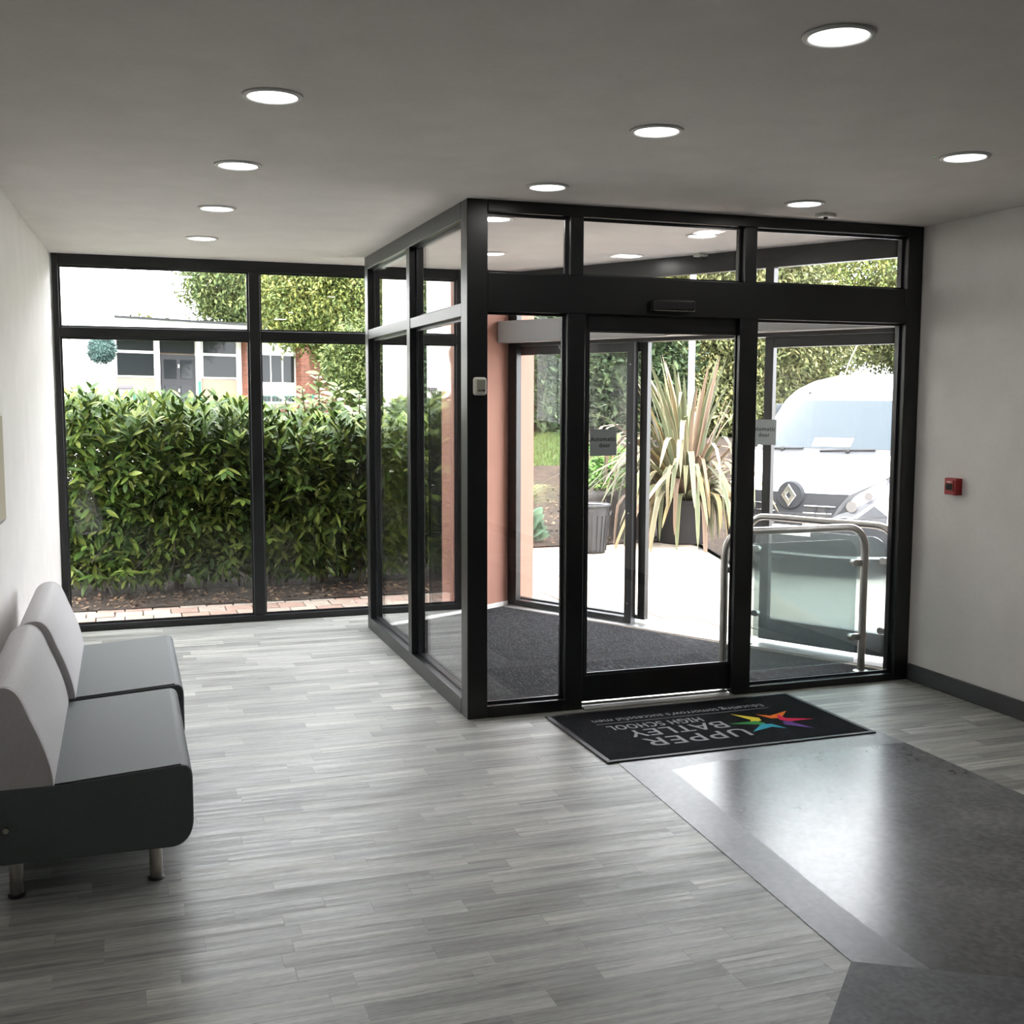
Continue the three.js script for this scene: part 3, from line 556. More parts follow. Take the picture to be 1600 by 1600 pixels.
// sapling shrubs with broad pale leaves above the hedge
{
  const geo = leafGeo(0.1, 0.062, 0.2, 0.1), mats = [lin(0.13, 0.18, 0.065), lin(0.18, 0.23, 0.09), lin(0.09, 0.14, 0.045), lin(0.26, 0.27, 0.14)].map((c) => leafM(c, 0.5)), bark = std({ color: lin(0.1, 0.07, 0.04), roughness: 0.9 });
  const mk = (label, x, z, shoots) => {
    const g = thing('broadleaf_sapling', label, 'sapling', [x, 0, z]);
    for (const [dx, dz, h] of shoots) {
      part(g, 'stem', tube([[dx * 0.3, 0, dz * 0.3], [dx * 0.5, h * 0.55, dz * 0.6], [dx, h, dz]], 0.006, 12, 5), bark);
      for (let k = 0; k < 26; k++) { const t = 0.74 + 0.27 * k / 25, m = part(g, 'leaf', geo, pick(mats)), a = k * 2.4; m.position.set(dx * (0.3 + 0.7 * t), h * t, dz * t); aim(m, V3(Math.cos(a), rr(0.1, 0.9), Math.sin(a)), V3(0, 1, 0.6)); m.scale.setScalar(rr(0.7, 1.25)); }
    }
  };
  mk('pale broad-leaved sapling rising from the hedge below the brick wall', 1.6, -9.75, [[0, 0, 1.8], [-0.15, 0.05, 1.68], [0.1, 0.1, 1.62], [-0.3, 0.1, 1.58], [0.16, 0.0, 1.7], [-0.08, 0.15, 1.56], [0.05, -0.1, 1.6]]);
  mk('pale broad-leaved sapling close to the vestibule post', 1.92, -9.6, [[0.0, 0, 1.64], [0.08, 0.08, 1.52], [-0.08, 0.1, 1.48]]);
}

// ------------------------------------------------------------------ trees and far shrubs
function clump(ls, n, spread) {
  const l = [];
  for (let i = 0; i < n; i++) { const g = leafGeo(ls * rr(0.7, 1.2), ls * rr(0.4, 0.6), 0.3, 0.2, 2); dummy.position.set(rr(-1, 1) * spread, rr(-0.8, 0.8) * spread, rr(-1, 1) * spread); aim(dummy, V3(rr(-1, 1), rr(-0.9, 0.7), rr(-1, 1)), V3(rr(-0.4, 0.4), 1, rr(-0.4, 0.4))); dummy.scale.setScalar(1); dummy.updateMatrix(); g.applyMatrix4(dummy.matrix); l.push(g.toNonIndexed()); }
  return mergeGeometries(l);
}
const treeM = leafM(lin(1, 1, 1), 0.6), barkM = std({ color: lin(0.11, 0.085, 0.06), roughness: 0.95 });
const clumpSets = new Map();
function tree(name, label, cat, [x, z], lobes, n, ls, cols, trunk) {
  const y0 = ground(x, z) - 0.04, g = thing(name, label, cat, [x, y0, z]);
  const key = ls; if (!clumpSets.has(key)) clumpSets.set(key, clump(ls, 12, ls * 1.7));
  const im = new THREE.InstancedMesh(clumpSets.get(key), treeM, n); im.name = 'foliage'; im.userData.kind = 'stuff';
  const vol = lobes.map((l) => l[3] * l[4] * l[3]), sum = vol.reduce((a, b) => a + b, 0);
  for (let i = 0; i < n; i++) {
    let r = rnd() * sum, k = 0; while ((r -= vol[k]) > 0 && k < lobes.length - 1) k++;
    const [lx, ly, lz, rx, ry] = lobes[k], d = V3(rr(-1, 1), rr(-1, 1), rr(-1, 1)).normalize().multiplyScalar(Math.pow(rnd(), 0.28) * (0.82 + 0.3 * rnd()));
    dummy.position.set(lx + d.x * rx, Math.max(0.06, ly + d.y * ry), lz + d.z * rx); dummy.rotation.set(rr(-0.7, 0.7), rr(0, 6.28), rr(-0.7, 0.7)); dummy.scale.setScalar(rr(0.7, 1.3)); dummy.updateMatrix(); im.setMatrixAt(i, dummy.matrix);
    im.setColorAt(i, pick(cols).clone().multiplyScalar(rr(0.7, 1.25)));
  }
  g.add(im);
  if (trunk) {
    const [h, r] = trunk; part(g, 'trunk', tube([[0, -0.2, 0], [r * 0.5, h * 0.5, 0], [0, h, r]], r, 10, 8), barkM);
    for (const [lx, ly, lz, rx] of lobes) part(g, 'branch', tube([[0, h * 0.75, 0], [lx * 0.5, (h + ly) / 2, lz * 0.5], [lx * 0.95, ly, lz * 0.95]], r * 0.35, 8, 6), barkM);
  }
}
const dim = (o) => { for (const k in o) o[k] = o[k].map((c) => c.multiplyScalar(0.62)); return o; };
const G = dim({ dark: [lin(0.05, 0.085, 0.04), lin(0.075, 0.12, 0.05), lin(0.10, 0.14, 0.06)], oak: [lin(0.11, 0.17, 0.06), lin(0.16, 0.21, 0.07), lin(0.20, 0.24, 0.08)], lime: [lin(0.26, 0.30, 0.08), lin(0.33, 0.33, 0.09), lin(0.2, 0.26, 0.08), lin(0.16, 0.22, 0.07)], bright: [lin(0.14, 0.36, 0.06), lin(0.2, 0.42, 0.08)], olive: [lin(0.22, 0.24, 0.10), lin(0.28, 0.27, 0.11), lin(0.17, 0.20, 0.08)], gold: [lin(0.36, 0.32, 0.07), lin(0.28, 0.28, 0.07), lin(0.18, 0.22, 0.06)] });
tree('tree', 'dark green tree behind the flat-roofed school block', 'tree', [6.4, -54], [[-1.2, 6.0, 0, 2.6, 2.3], [1.6, 7.5, 0, 3.6, 4], [-0.4, 4.6, 1, 2, 1.6]], 8500, 0.2, G.oak, [3.5, 0.25]);
tree('tree', 'tall yellow-green tree over the brick wall, next to the vestibule', 'tree', [7.6, -39.5], [[-0.6, 4.4, 0, 2.5, 2.4], [1.4, 5.2, -0.5, 2.6, 3.2], [-1.9, 4.0, 0.5, 1.6, 1.6], [0.6, 2.4, 0.6, 1.9, 1.5]], 9500, 0.15, G.lime, [3, 0.2]);
tree('shrub', 'dark leafy shrub in front of the brick side wall', 'shrub', [6.5, -31], [[-0.2, 1.5, 0, 1.1, 1.3], [0.9, 1.4, 0, 1.3, 1.6]], 3600, 0.11, G.oak, [0.8, 0.06]);
tree('tree', 'small yellow treetop above the white fascia at far left', 'tree', [1.0, -52], [[0, 3.4, 0, 1.0, 0.75]], 260, 0.2, G.gold, [2.4, 0.12]);
tree('evergreen_shrub', 'dense dark evergreen beside the terracotta pier', 'shrub', [6.4, -19.2], [[0, 1.2, 0, 1.25, 1.6], [-0.9, 1.0, 0, 0.9, 1.3], [0.9, 1.3, -0.2, 1.0, 1.5]], 2600, 0.14, G.dark, [0.8, 0.08]);
tree('evergreen_shrub', 'dense dark evergreen behind the inner door sign', 'shrub', [8.3, -19.6], [[0, 1.4, 0, 1.3, 1.8], [0.9, 1.2, 0, 1.1, 1.4]], 2600, 0.14, G.dark, [0.8, 0.08]);
tree('shrub', 'bright green low shrub above the inner door sign', 'shrub', [6.45, -14.6], [[0, 0.42, 0, 0.32, 0.28]], 140, 0.1, G.bright, [0.4, 0.03]);
tree('tree', 'light green tree above the dark evergreens', 'tree', [9.3, -25.5], [[-1, 3.2, 0, 1.9, 1.6], [0.9, 3.6, 0, 2.1, 1.8]], 5200, 0.13, G.oak, [2.5, 0.16]);
tree('tree', 'golden leaved tree left of the pale lamp post', 'tree', [11.4, -24.2], [[0, 2.8, 0, 2.0, 1.9], [-1, 1.4, 0.4, 1.4, 1.5], [0.8, 1.2, 0, 1.5, 1.5]], 7500, 0.125, G.gold, [2.2, 0.15]);
tree('tree', 'olive tree right of the pale lamp post', 'tree', [13.6, -23.2], [[0, 3.0, 0, 2.0, 1.9], [-0.6, 1.2, 0, 1.6, 1.5], [1.4, 2.2, 0, 1.5, 1.8]], 7500, 0.125, G.olive, [2.2, 0.16]);
tree('tree', 'pale feathery tree behind the van roof', 'tree', [17.6, -26.5], [[-1.2, 3.2, 0, 1.9, 2.1], [0.9, 4.1, 0, 1.9, 1.6], [-1.4, 1.3, 0, 1.6, 1.6]], 4600, 0.12, G.lime, [2.6, 0.15]);
tree('tree', 'drooping willow-like tree at the right edge of the clerestory', 'tree', [20.8, -25.8], [[0, 4.2, 0, 2.4, 1.6], [0.5, 2.6, 0, 1.5, 1.4]], 4600, 0.12, G.olive, [2.8, 0.17]);

// ------------------------------------------------------------------ planting in the bed
{
  const g = thing('ornamental_grass', 'arching yellow-green ornamental grass clump at the paving edge', 'grass clump', [4.36, ground(4.36, -12.45), -12.45]);
  const bl = []; for (let i = 0; i < 520; i++) { const a = rr(0, 6.28), l = rr(0.85, 1.35), q = rr(0.15, 0.42), b = new THREE.PlaneGeometry(0.011, 1, 1, 6).translate(0, 0.5, 0), p = b.attributes.position; for (let k = 0; k < p.count; k++) { const t = p.getY(k); p.setXYZ(k, p.getX(k) * (1 - 0.8 * t) * 1.3, l * (t - 0.55 * t * t), q * t * t * 1.3 + 0.02); } b.rotateY(a); b.translate(Math.sin(a) * 0.04, 0, Math.cos(a) * 0.04); b.computeVertexNormals(); bl.push(b); }
  const m = part(g, 'blades', bl, phy({ color: lin(0.15, 0.18, 0.045), roughness: 0.6, side: THREE.DoubleSide })); m.userData.kind = 'stuff';
  const leaf = leafGeo(0.26, 0.16, 0.25, 0.35, 6), hm = [lin(0.06, 0.11, 0.07), lin(0.085, 0.145, 0.09), lin(0.045, 0.085, 0.05)].map((c) => leafM(c, 0.5));
  const hs = thing('broadleaf_plant', 'blue-green broad-leaved plant beside the terracotta pier', 'plant', [4.22, ground(4.22, -11.72), -11.72]);
  for (let i = 0; i < 52; i++) { const l = part(hs, 'leaf', leaf, pick(hm)), a = i * 2.4, e = 0.15 + 0.9 * (1 - i / 52); l.position.set(Math.cos(a) * 0.08, 0.04 + 0.26 * (i / 52), Math.sin(a) * 0.08); aim(l, V3(Math.cos(a), 1.5 - e, Math.sin(a)), V3(-0.3, 0.7, 0.9)); l.scale.setScalar(rr(0.45, 0.8)); }
}

// ------------------------------------------------------------------ bins, pots, phormium
{
  const mott = tex(256, 256, (u, v) => { const n = noise(u, v, 5, 6, 101), s = Math.max(0, noise(u, v, 9, 14, 102) - 0.55) * 1.6, c = 0.62 + 0.18 * n + 0.35 * s + 0.08 * (noise(u, v, 60, 60, 103) - 0.5); return [c, c * 0.985, c * 0.97]; });
  const b = thing('dustbin', 'small ribbed grey plastic dustbin at the edge of the paving', 'bin', [4.62, ground(4.62, -10.85), -10.85]);
  const prof = []; for (let i = 0; i <= 10; i++) prof.push([0.145 + 0.04 * i / 10, 0.5 * i / 10]);
  const bin = std({ color: lin(0.045, 0.047, 0.052), roughness: 0.6, map: mott });
  part(b, 'body', lathe([[0, 0], ...prof], 40), bin);
  part(b, 'rim', new THREE.TorusGeometry(0.192, 0.014, 10, 40).rotateX(Math.PI / 2).translate(0, 0.505, 0), bin);
  for (let i = 0; i < 20; i++) { const a = i / 20 * 6.283, rib = bx(-0.006, 0.006, 0.03, 0.40, -0.004, 0.008, 0.002); rib.rotateX(0.079); rib.translate(0, 0, 0.149); rib.rotateY(a); part(b, 'rib', rib, bin); }
  for (const a of [0.9, 4.04]) part(b, 'handle', new THREE.TorusGeometry(0.04, 0.008, 8, 16, Math.PI).rotateZ(Math.PI).translate(0, 0.45, 0.2).rotateY(a), bin);
  part(b, 'bag', new THREE.TorusGeometry(0.178, 0.009, 8, 30).rotateX(Math.PI / 2).translate(0, 0.5, 0), std({ color: lin(0.2, 0.2, 0.21), roughness: 0.5 }), 'pale bin liner folded over the rim');
  const pot = (label, x, z, r, h, col, soil) => {
    const p = thing('plant_pot', label, 'plant pot', [x, ground(x, z), z]), m = std({ color: lin(...col), map: mott, roughness: 0.8 });
    part(p, 'tub', lathe([[0, 0], [r * 0.8, 0], [r * 0.82, 0.02], [r * 0.98, h * 0.88], [r * 1.04, h * 0.9], [r * 1.04, h], [r * 0.97, h], [r * 0.94, h * 0.86], [0, h * 0.86]], 40), m);
    part(p, 'soil', new THREE.CylinderGeometry(r * 0.93, r * 0.93, 0.03, 30).translate(0, h * 0.86, 0), std({ color: lin(0.06, 0.045, 0.03), roughness: 1 })); return p;
  };
  pot('large weathered grey tub behind the dustbin', 4.9, -11.75, 0.26, 0.56, [0.11, 0.107, 0.104]);
  pot('dark plastic tub with pale mud stains left of the spiky plant', 5.47, -11.8, 0.25, 0.53, [0.08, 0.066, 0.063]);
  pot('black tub hidden under the drooping striped leaves', 5.95, -11.35, 0.33, 0.5, [0.04, 0.04, 0.042]);
  const base = ground(5.95, -11.35) + 0.44;
  const ph = thing('striped_flax_plant', 'huge spiky flax plant with cream-striped strap leaves', 'plant', [6.02, base, -11.42]);
  const sets = [[[0.13, 0.14, 0.075], [0.42, 0.37, 0.23]], [[0.17, 0.16, 0.095], [0.48, 0.40, 0.25]], [[0.19, 0.14, 0.10], [0.46, 0.30, 0.21]], [[0.11, 0.13, 0.075], [0.34, 0.34, 0.19]], [[0.22, 0.18, 0.10], [0.50, 0.36, 0.14]]];
  const lm = phy({ vertexColors: true, roughness: 0.5, specularIntensity: 0.4, side: THREE.DoubleSide });
  for (let i = 0; i < 300; i++) {
    const kind = i / 300, az = rr(0, 6.283), up = kind > 0.8, low = kind < 0.42;
    const L = up ? rr(1.25, 1.75) : low ? rr(1.0, 1.55) : rr(1.35, 2.05), w = rr(0.055, 0.09), lean0 = up ? rr(0.02, 0.3) : low ? rr(0.4, 1.2) : rr(0.2, 0.85), bend = up ? rr(0.05, 0.6) : low ? rr(1.6, 3.0) : rr(1.2, 3.0), kink = up ? 0.6 : rr(0.2, 0.72);
    const reach = Math.cos(az) > 0.3 && !up ? 0.5 : Math.cos(az) > 0.3 ? 0.85 : 1;
    const n = 12, pos = [], col = [], idx = []; const [inn, edge] = pick(sets), tn = rr(0.5, 0.95);
    let x = 0.03, y = 0, th = lean0;
    for (let k = 0; k <= n; k++) {
      const t = k / n, ww = w * Math.min(1, 0.35 + 2.2 * t) * Math.pow(Math.max(0, 1 - t), 0.45) + 0.002;
      const cs = Math.cos(th), sn = Math.sin(th);
      for (const [q, c, lift] of [[-0.5, edge, 0.1], [-0.3, inn, 0.03], [0, inn.map((v, j) => v * 0.8 + edge[j] * 0.2), 0], [0.3, inn, 0.03], [0.5, edge, 0.1]]) { pos.push(x - cs * lift * ww, y + sn * lift * ww, q * ww); col.push(c[0] * tn, c[1] * tn, c[2] * tn); }
      const st = L * reach / n; x += Math.sin(th) * st; y += Math.cos(th) * st;
      th += bend * (Math.abs(t - kink) < 0.13 ? 2.8 : 0.35) / n; if (th > 3.05) th = 3.05;
    }
    for (let k = 0; k < n; k++) for (let q = 0; q < 4; q++) { const a = k * 5 + q; idx.push(a, a + 1, a + 5, a + 1, a + 6, a + 5); }
    const ge = new THREE.BufferGeometry(); ge.setAttribute('position', new THREE.Float32BufferAttribute(pos, 3)); ge.setAttribute('color', new THREE.Float32BufferAttribute(col, 3)); ge.setIndex(idx); ge.computeVertexNormals();
    const m = part(ph, 'leaf', ge, lm); m.rotation.y = az; m.position.set(Math.cos(az) * 0.08, 0, -Math.sin(az) * 0.08);
  }
}
{ // lamp post
  const g = thing('lamp_post', 'pale grey lamp post standing behind the spiky flax plant', 'lamp post', [8.66, ground(8.66, -16.3), -16.3]);
  const m = std({ color: lin(0.45, 0.5, 0.55), roughness: 0.5, metalness: 0.3 });
  part(g, 'base', lathe([[0, 0], [0.09, 0], [0.09, 1.0], [0.055, 1.1], [0, 1.1]], 20), m); part(g, 'pole', lathe([[0, 1.05], [0.055, 1.05], [0.045, 5.2], [0, 5.2]], 20), m); part(g, 'lantern', new RoundedBoxGeometry(0.6, 0.1, 0.22, 3, 0.04).translate(0.25, 5.22, 0), m);
}

// ------------------------------------------------------------------ white van
{
  const th = Math.PI / 180 * 60, g = thing('white_van', 'high-roofed white panel van parked facing the entrance', 'van', [6.88, -0.34, -10.6], -th);
  const white = phy({ color: lin(0.82, 0.83, 0.84), roughness: 0.35, clearcoat: 0.6, clearcoatRoughness: 0.1 }), trim = phy({ color: lin(0.022, 0.024, 0.028), roughness: 0.6, specularIntensity: 0.4 }), blackM = std({ color: lin(0.012, 0.012, 0.014), roughness: 0.6 }), silver = std({ color: lin(0.72, 0.72, 0.74), roughness: 0.2, metalness: 1 });
  // front skin z(y), half width w(y), plan bulge b(y)
  const P = [[0.25, -0.06, 0.94, 0.34], [0.42, 0.02, 0.98, 0.36], [0.68, 0.03, 1.0, 0.36], [0.95, -0.03, 1.0, 0.36], [1.05, -0.12, 0.99, 0.34], [1.22, -0.36, 0.97, 0.3], [1.38, -0.66, 0.94, 0.26], [1.66, -0.94, 0.9, 0.24], [1.95, -1.24, 0.86, 0.24], [2.08, -1.46, 0.83, 0.26], [2.2, -1.85, 0.78, 0.3], [2.27, -2.5, 0.7, 0.2]];
  const row = (y) => { let i = 0; while (i < P.length - 2 && y > P[i + 1][0]) i++; const a = P[i], b = P[i + 1], t = Math.min(1, Math.max(0, (y - a[0]) / (b[0] - a[0]))); return [1, 2, 3].map((k) => a[k] + (b[k] - a[k]) * t); };
  const skin = (x, y) => { const [z, w, b] = row(y); return z - b * Math.pow(Math.min(1, Math.abs(x) / w), 2.6); };
  const rows = []; for (let i = 0; i <= 48; i++) rows.push(0.25 + (2.27 - 0.25) * i / 48);
  const nu = 24, pos = [], idx = [], E = { l: [], r: [] };
  rows.forEach((y, i) => { const [, w] = row(y); for (let j = 0; j <= nu; j++) { const u = -1 + 2 * j / nu, x = u * w; pos.push(x, y, skin(x, y)); } });
  for (let i = 0; i < 48; i++) for (let j = 0; j < nu; j++) { const a = i * (nu + 1) + j; idx.push(a, a + 1, a + nu + 1, a + 1, a + nu + 2, a + nu + 1); }
  // sides and roof run back from the edge of the skin
  const B = -5.4, N = pos.length / 3; let c = N;
  for (const s of [0, nu]) rows.forEach((y, i) => { const w = Math.abs(pos[(i * (nu + 1) + s) * 3]) * (s ? 1 : -1), ws = (s ? 1 : -1) * (y < 1.95 ? Math.max(0.9, Math.abs(w)) : Math.abs(w)); pos.push(ws, y, B); });
  for (let i = 0; i < 48; i++) { const a = i * (nu + 1), b = a + nu + 1, l = c + i, r = c + 49 + i; idx.push(a, b, l, b, l + 1, l); const e = a + nu, f = e + nu + 1; idx.push(e, r, f, f, r, r + 1); }
  const t0 = 48 * (nu + 1); // roof strip
  for (let j = 0; j <= nu; j++) { const x = pos[(t0 + j) * 3]; pos.push(x, 2.29, B); }
  const q0 = c + 98; for (let j = 0; j < nu; j++) idx.push(t0 + j, t0 + j + 1, q0 + j, t0 + j + 1, q0 + j + 1, q0 + j);
  const body = new THREE.BufferGeometry(); body.setAttribute('position', new THREE.Float32BufferAttribute(pos, 3)); body.setIndex(idx); body.computeVertexNormals();
  white.side = THREE.DoubleSide; part(g, 'body', body, white);
  part(g, 'rear_panel', bx(-0.92, 0.92, 0.3, 2.26, B - 0.03, B, 0.01), white); part(g, 'underbody', bx(-0.88, 0.88, 0.22, 0.34, B, -0.5, 0.02), blackM);
  const patch = (x0, x1, y0, y1, off, nx = 16, ny = 8, edge = null) => { const ge = new THREE.PlaneGeometry(1, 1, nx, ny), p = ge.attributes.position; for (let i = 0; i < p.count; i++) { const v = p.getY(i) + 0.5, y = y0 + (y1 - y0) * v; let xa = x0, xb = x1; if (edge) [xa, xb] = edge(v, x0, x1); const x = xa + (xb - xa) * (p.getX(i) + 0.5); p.setXYZ(i, x, y, skin(x, y) + off); } ge.computeVertexNormals(); return ge; };
  const shapePatch = (pts, off, depth = 0.012) => { const s = new THREE.Shape(pts.map(([x, y]) => new THREE.Vector2(x, y))), ge = new THREE.ExtrudeGeometry(s, { depth, bevelEnabled: false, curveSegments: 6 }), p = ge.attributes.position; for (let i = 0; i < p.count; i++) p.setZ(i, skin(p.getX(i), p.getY(i)) + off + p.getZ(i)); ge.computeVertexNormals(); return ge; };
  part(g, 'windscreen', patch(-0.84, 0.84, 1.405, 1.945, 0.012, 24, 10, (v) => [-0.87 + 0.06 * v, 0.87 - 0.06 * v]), phy({ color: lin(0.045, 0.058, 0.068), roughness: 0.04, specularIntensity: 0.35, side: THREE.DoubleSide }));
  part(g, 'scuttle', patch(-0.88, 0.88, 1.345, 1.402, 0.010, 24, 3), std({ color: lin(0.06, 0.063, 0.07), roughness: 0.7, side: THREE.DoubleSide }), 'grey plastic scuttle below the windscreen');
  part(g, 'dashboard_paper', patch(-0.12, 0.34, 1.425, 1.52, 0.018, 12, 3), std({ color: lin(0.5, 0.5, 0.5), roughness: 0.8, side: THREE.DoubleSide }), 'white paper on the dashboard');
  for (const [xa, xb] of [[-0.78, -0.2], [0.02, 0.62]]) {
    const w = part(g, 'wiper', tube([[xa, 1.378, skin(xa, 1.378) + 0.035], [(xa + xb) / 2, 1.392, skin((xa + xb) / 2, 1.392) + 0.04], [xb, 1.40, skin(xb, 1.40) + 0.035]], 0.012, 12, 6), blackM);
    part(w, 'wiper_hub', new THREE.SphereGeometry(0.03, 12, 8).translate((xa + xb) / 2 + 0.02, 1.387, skin((xa + xb) / 2, 1.387) + 0.045), blackM);
  }
  // grille and bumper
  part(g, 'grille_panel', patch(-0.62, 0.62, 0.60, 0.945, 0.014, 30, 6), trim, 'dark grille panel'); g.children.at(-1).material.side = THREE.DoubleSide;
  for (const y of [0.81, 0.735, 0.665, 0.61]) for (const s of [-1, 1]) {
    const a = 0.17, b = y > 0.79 ? 0.50 : y > 0.72 ? 0.47 : 0.44;
    part(g, 'grille_bar', tube([0, 0.25, 0.5, 0.75, 1].map((t) => { const x = s * (a + (b - a) * t); return [x, y, skin(x, y) + 0.028]; }), 0.0085, 12, 6), silver);
  }
  for (const x of [-0.42, -0.3, 0.3, 0.42]) part(g, 'grille_strut', bx(x - 0.008, x + 0.008, 0.61, 0.81, skin(x, 0.7) + 0.016, skin(x, 0.7) + 0.028), trim);
  for (const [y0, y1] of [[0.75, 0.80], [0.68, 0.725]]) for (const s of [-1, 1]) for (const [a, b] of [[0.19, 0.29], [0.31, 0.41]]) part(g, 'grille_opening', shapePatch([[s * a, y0], [s * b, y0], [s * b, y1], [s * a, y1]], 0.015, 0.003), blackM);
  const disc = new THREE.CylinderGeometry(0.145, 0.16, 0.05, 32).rotateX(Math.PI / 2).translate(0, 0.915, 0.02);
  part(g, 'badge_surround', disc, trim, 'round dark boss around the badge');
  { // diamond emblem
    const s = new THREE.Shape([[0, 0.115], [0.085, 0], [0, -0.115], [-0.085, 0]].map((p) => new THREE.Vector2(...p))), h = new THREE.Path([[0, 0.05], [-0.036, 0], [0, -0.05], [0.036, 0]].map((p) => new THREE.Vector2(...p))); s.holes.push(h);
    part(g, 'diamond_badge', new THREE.ExtrudeGeometry(s, { depth: 0.014, bevelEnabled: true, bevelSize: 0.006, bevelThickness: 0.008, bevelSegments: 2 }).translate(0, 0.915, 0.048), silver, 'silver diamond emblem');
  }
  part(g, 'bumper', patch(-0.97, 0.97, 0.28, 0.60, 0.016, 30, 6), trim, 'dark grey plastic bumper');
  for (const s of [-1, 1]) {
    part(g, 'bumper_corner', shapePatch([[s * 0.60, 0.60], [s * 0.95, 0.56], [s * 0.97, 0.72], [s * 0.85, 0.83], [s * 0.72, 0.70], [s * 0.5, 0.645]], 0.016), std({ color: lin(0.035, 0.038, 0.046), roughness: 0.6 }), 'grey bumper wing');
    const lens = part(g, 'headlight', shapePatch([[s * 0.48, 0.69], [s * 0.66, 0.70], [s * 0.84, 0.86], [s * 0.93, 1.08], [s * 0.92, 1.14], [s * 0.80, 1.05], [s * 0.62, 0.94], [s * 0.54, 0.82]], 0.018, 0.02), phy({ color: lin(0.075, 0.078, 0.085), roughness: 0.15, specularIntensity: 0.5 }), 'clear swept headlight');
    for (const [x, y, r] of [[0.66, 0.82, 0.06], [0.80, 0.93, 0.045]]) part(lens, 'reflector', new THREE.CylinderGeometry(r, r, 0.012, 24).rotateX(Math.PI / 2).translate(s * x, y, skin(x, y) + 0.045), std({ color: lin(0.13, 0.125, 0.125), roughness: 0.3 }));
    for (const z of [-1.25, -4.6]) { const w = part(g, 'wheel', new THREE.CylinderGeometry(0.34, 0.34, 0.22, 28).rotateZ(Math.PI / 2).translate(s * 0.88, 0.34, z), blackM); part(w, 'hub', new THREE.CylinderGeometry(0.2, 0.2, 0.23, 20).rotateZ(Math.PI / 2).translate(s * 0.885, 0.34, z), silver); }
    const m = part(g, 'mirror', new RoundedBoxGeometry(0.2, 0.34, 0.16, 3, 0.05).translate(s * 1.14, 1.42, -1.0), s < 0 ? white : trim); part(m, 'mirror_arm', bx(s * 0.92, s * 1.06, 1.36, 1.42, -1.03, -0.97, 0.01), trim);
    const side = bx(s * 0.925 - 0.004, s * 0.925 + 0.004, 1.42, 1.9, -2.2, -1.35, 0.003); part(g, 'side_window', side, phy({ color: lin(0.05, 0.06, 0.07), roughness: 0.05 }));
  }
  const pc = document.createElement('canvas'); pc.width = 520; pc.height = 111; const k = pc.getContext('2d'); k.fillStyle = '#f2f2ee'; k.fillRect(0, 0, 520, 111); k.fillStyle = '#1a1a1c'; k.font = 'bold 92px sans-serif'; k.fillText('VU5', 20, 88);
  const pt = new THREE.CanvasTexture(pc); pt.colorSpace = THREE.SRGBColorSpace;
  const pl = part(g, 'number_plate', bx(-0.26, 0.26, 0.48, 0.59, 0.045, 0.055, 0.002), M.white); part(pl, 'print', new THREE.PlaneGeometry(0.515, 0.105).translate(0, 0.535, 0.0562), std({ map: pt, roughness: 0.4 }));
  part(g, 'aerial', tube([[-0.35, 2.18, -1.95], [-0.30, 2.45, -2.05], [-0.2, 2.75, -2.15]], 0.007, 8, 6), std({ color: lin(0.55, 0.5, 0.4), roughness: 0.5 }));
  part(g, 'washer_cap', new THREE.SphereGeometry(0.02, 10, 8).translate(-0.52, 2.03, skin(-0.52, 2.03) + 0.01), trim);
}

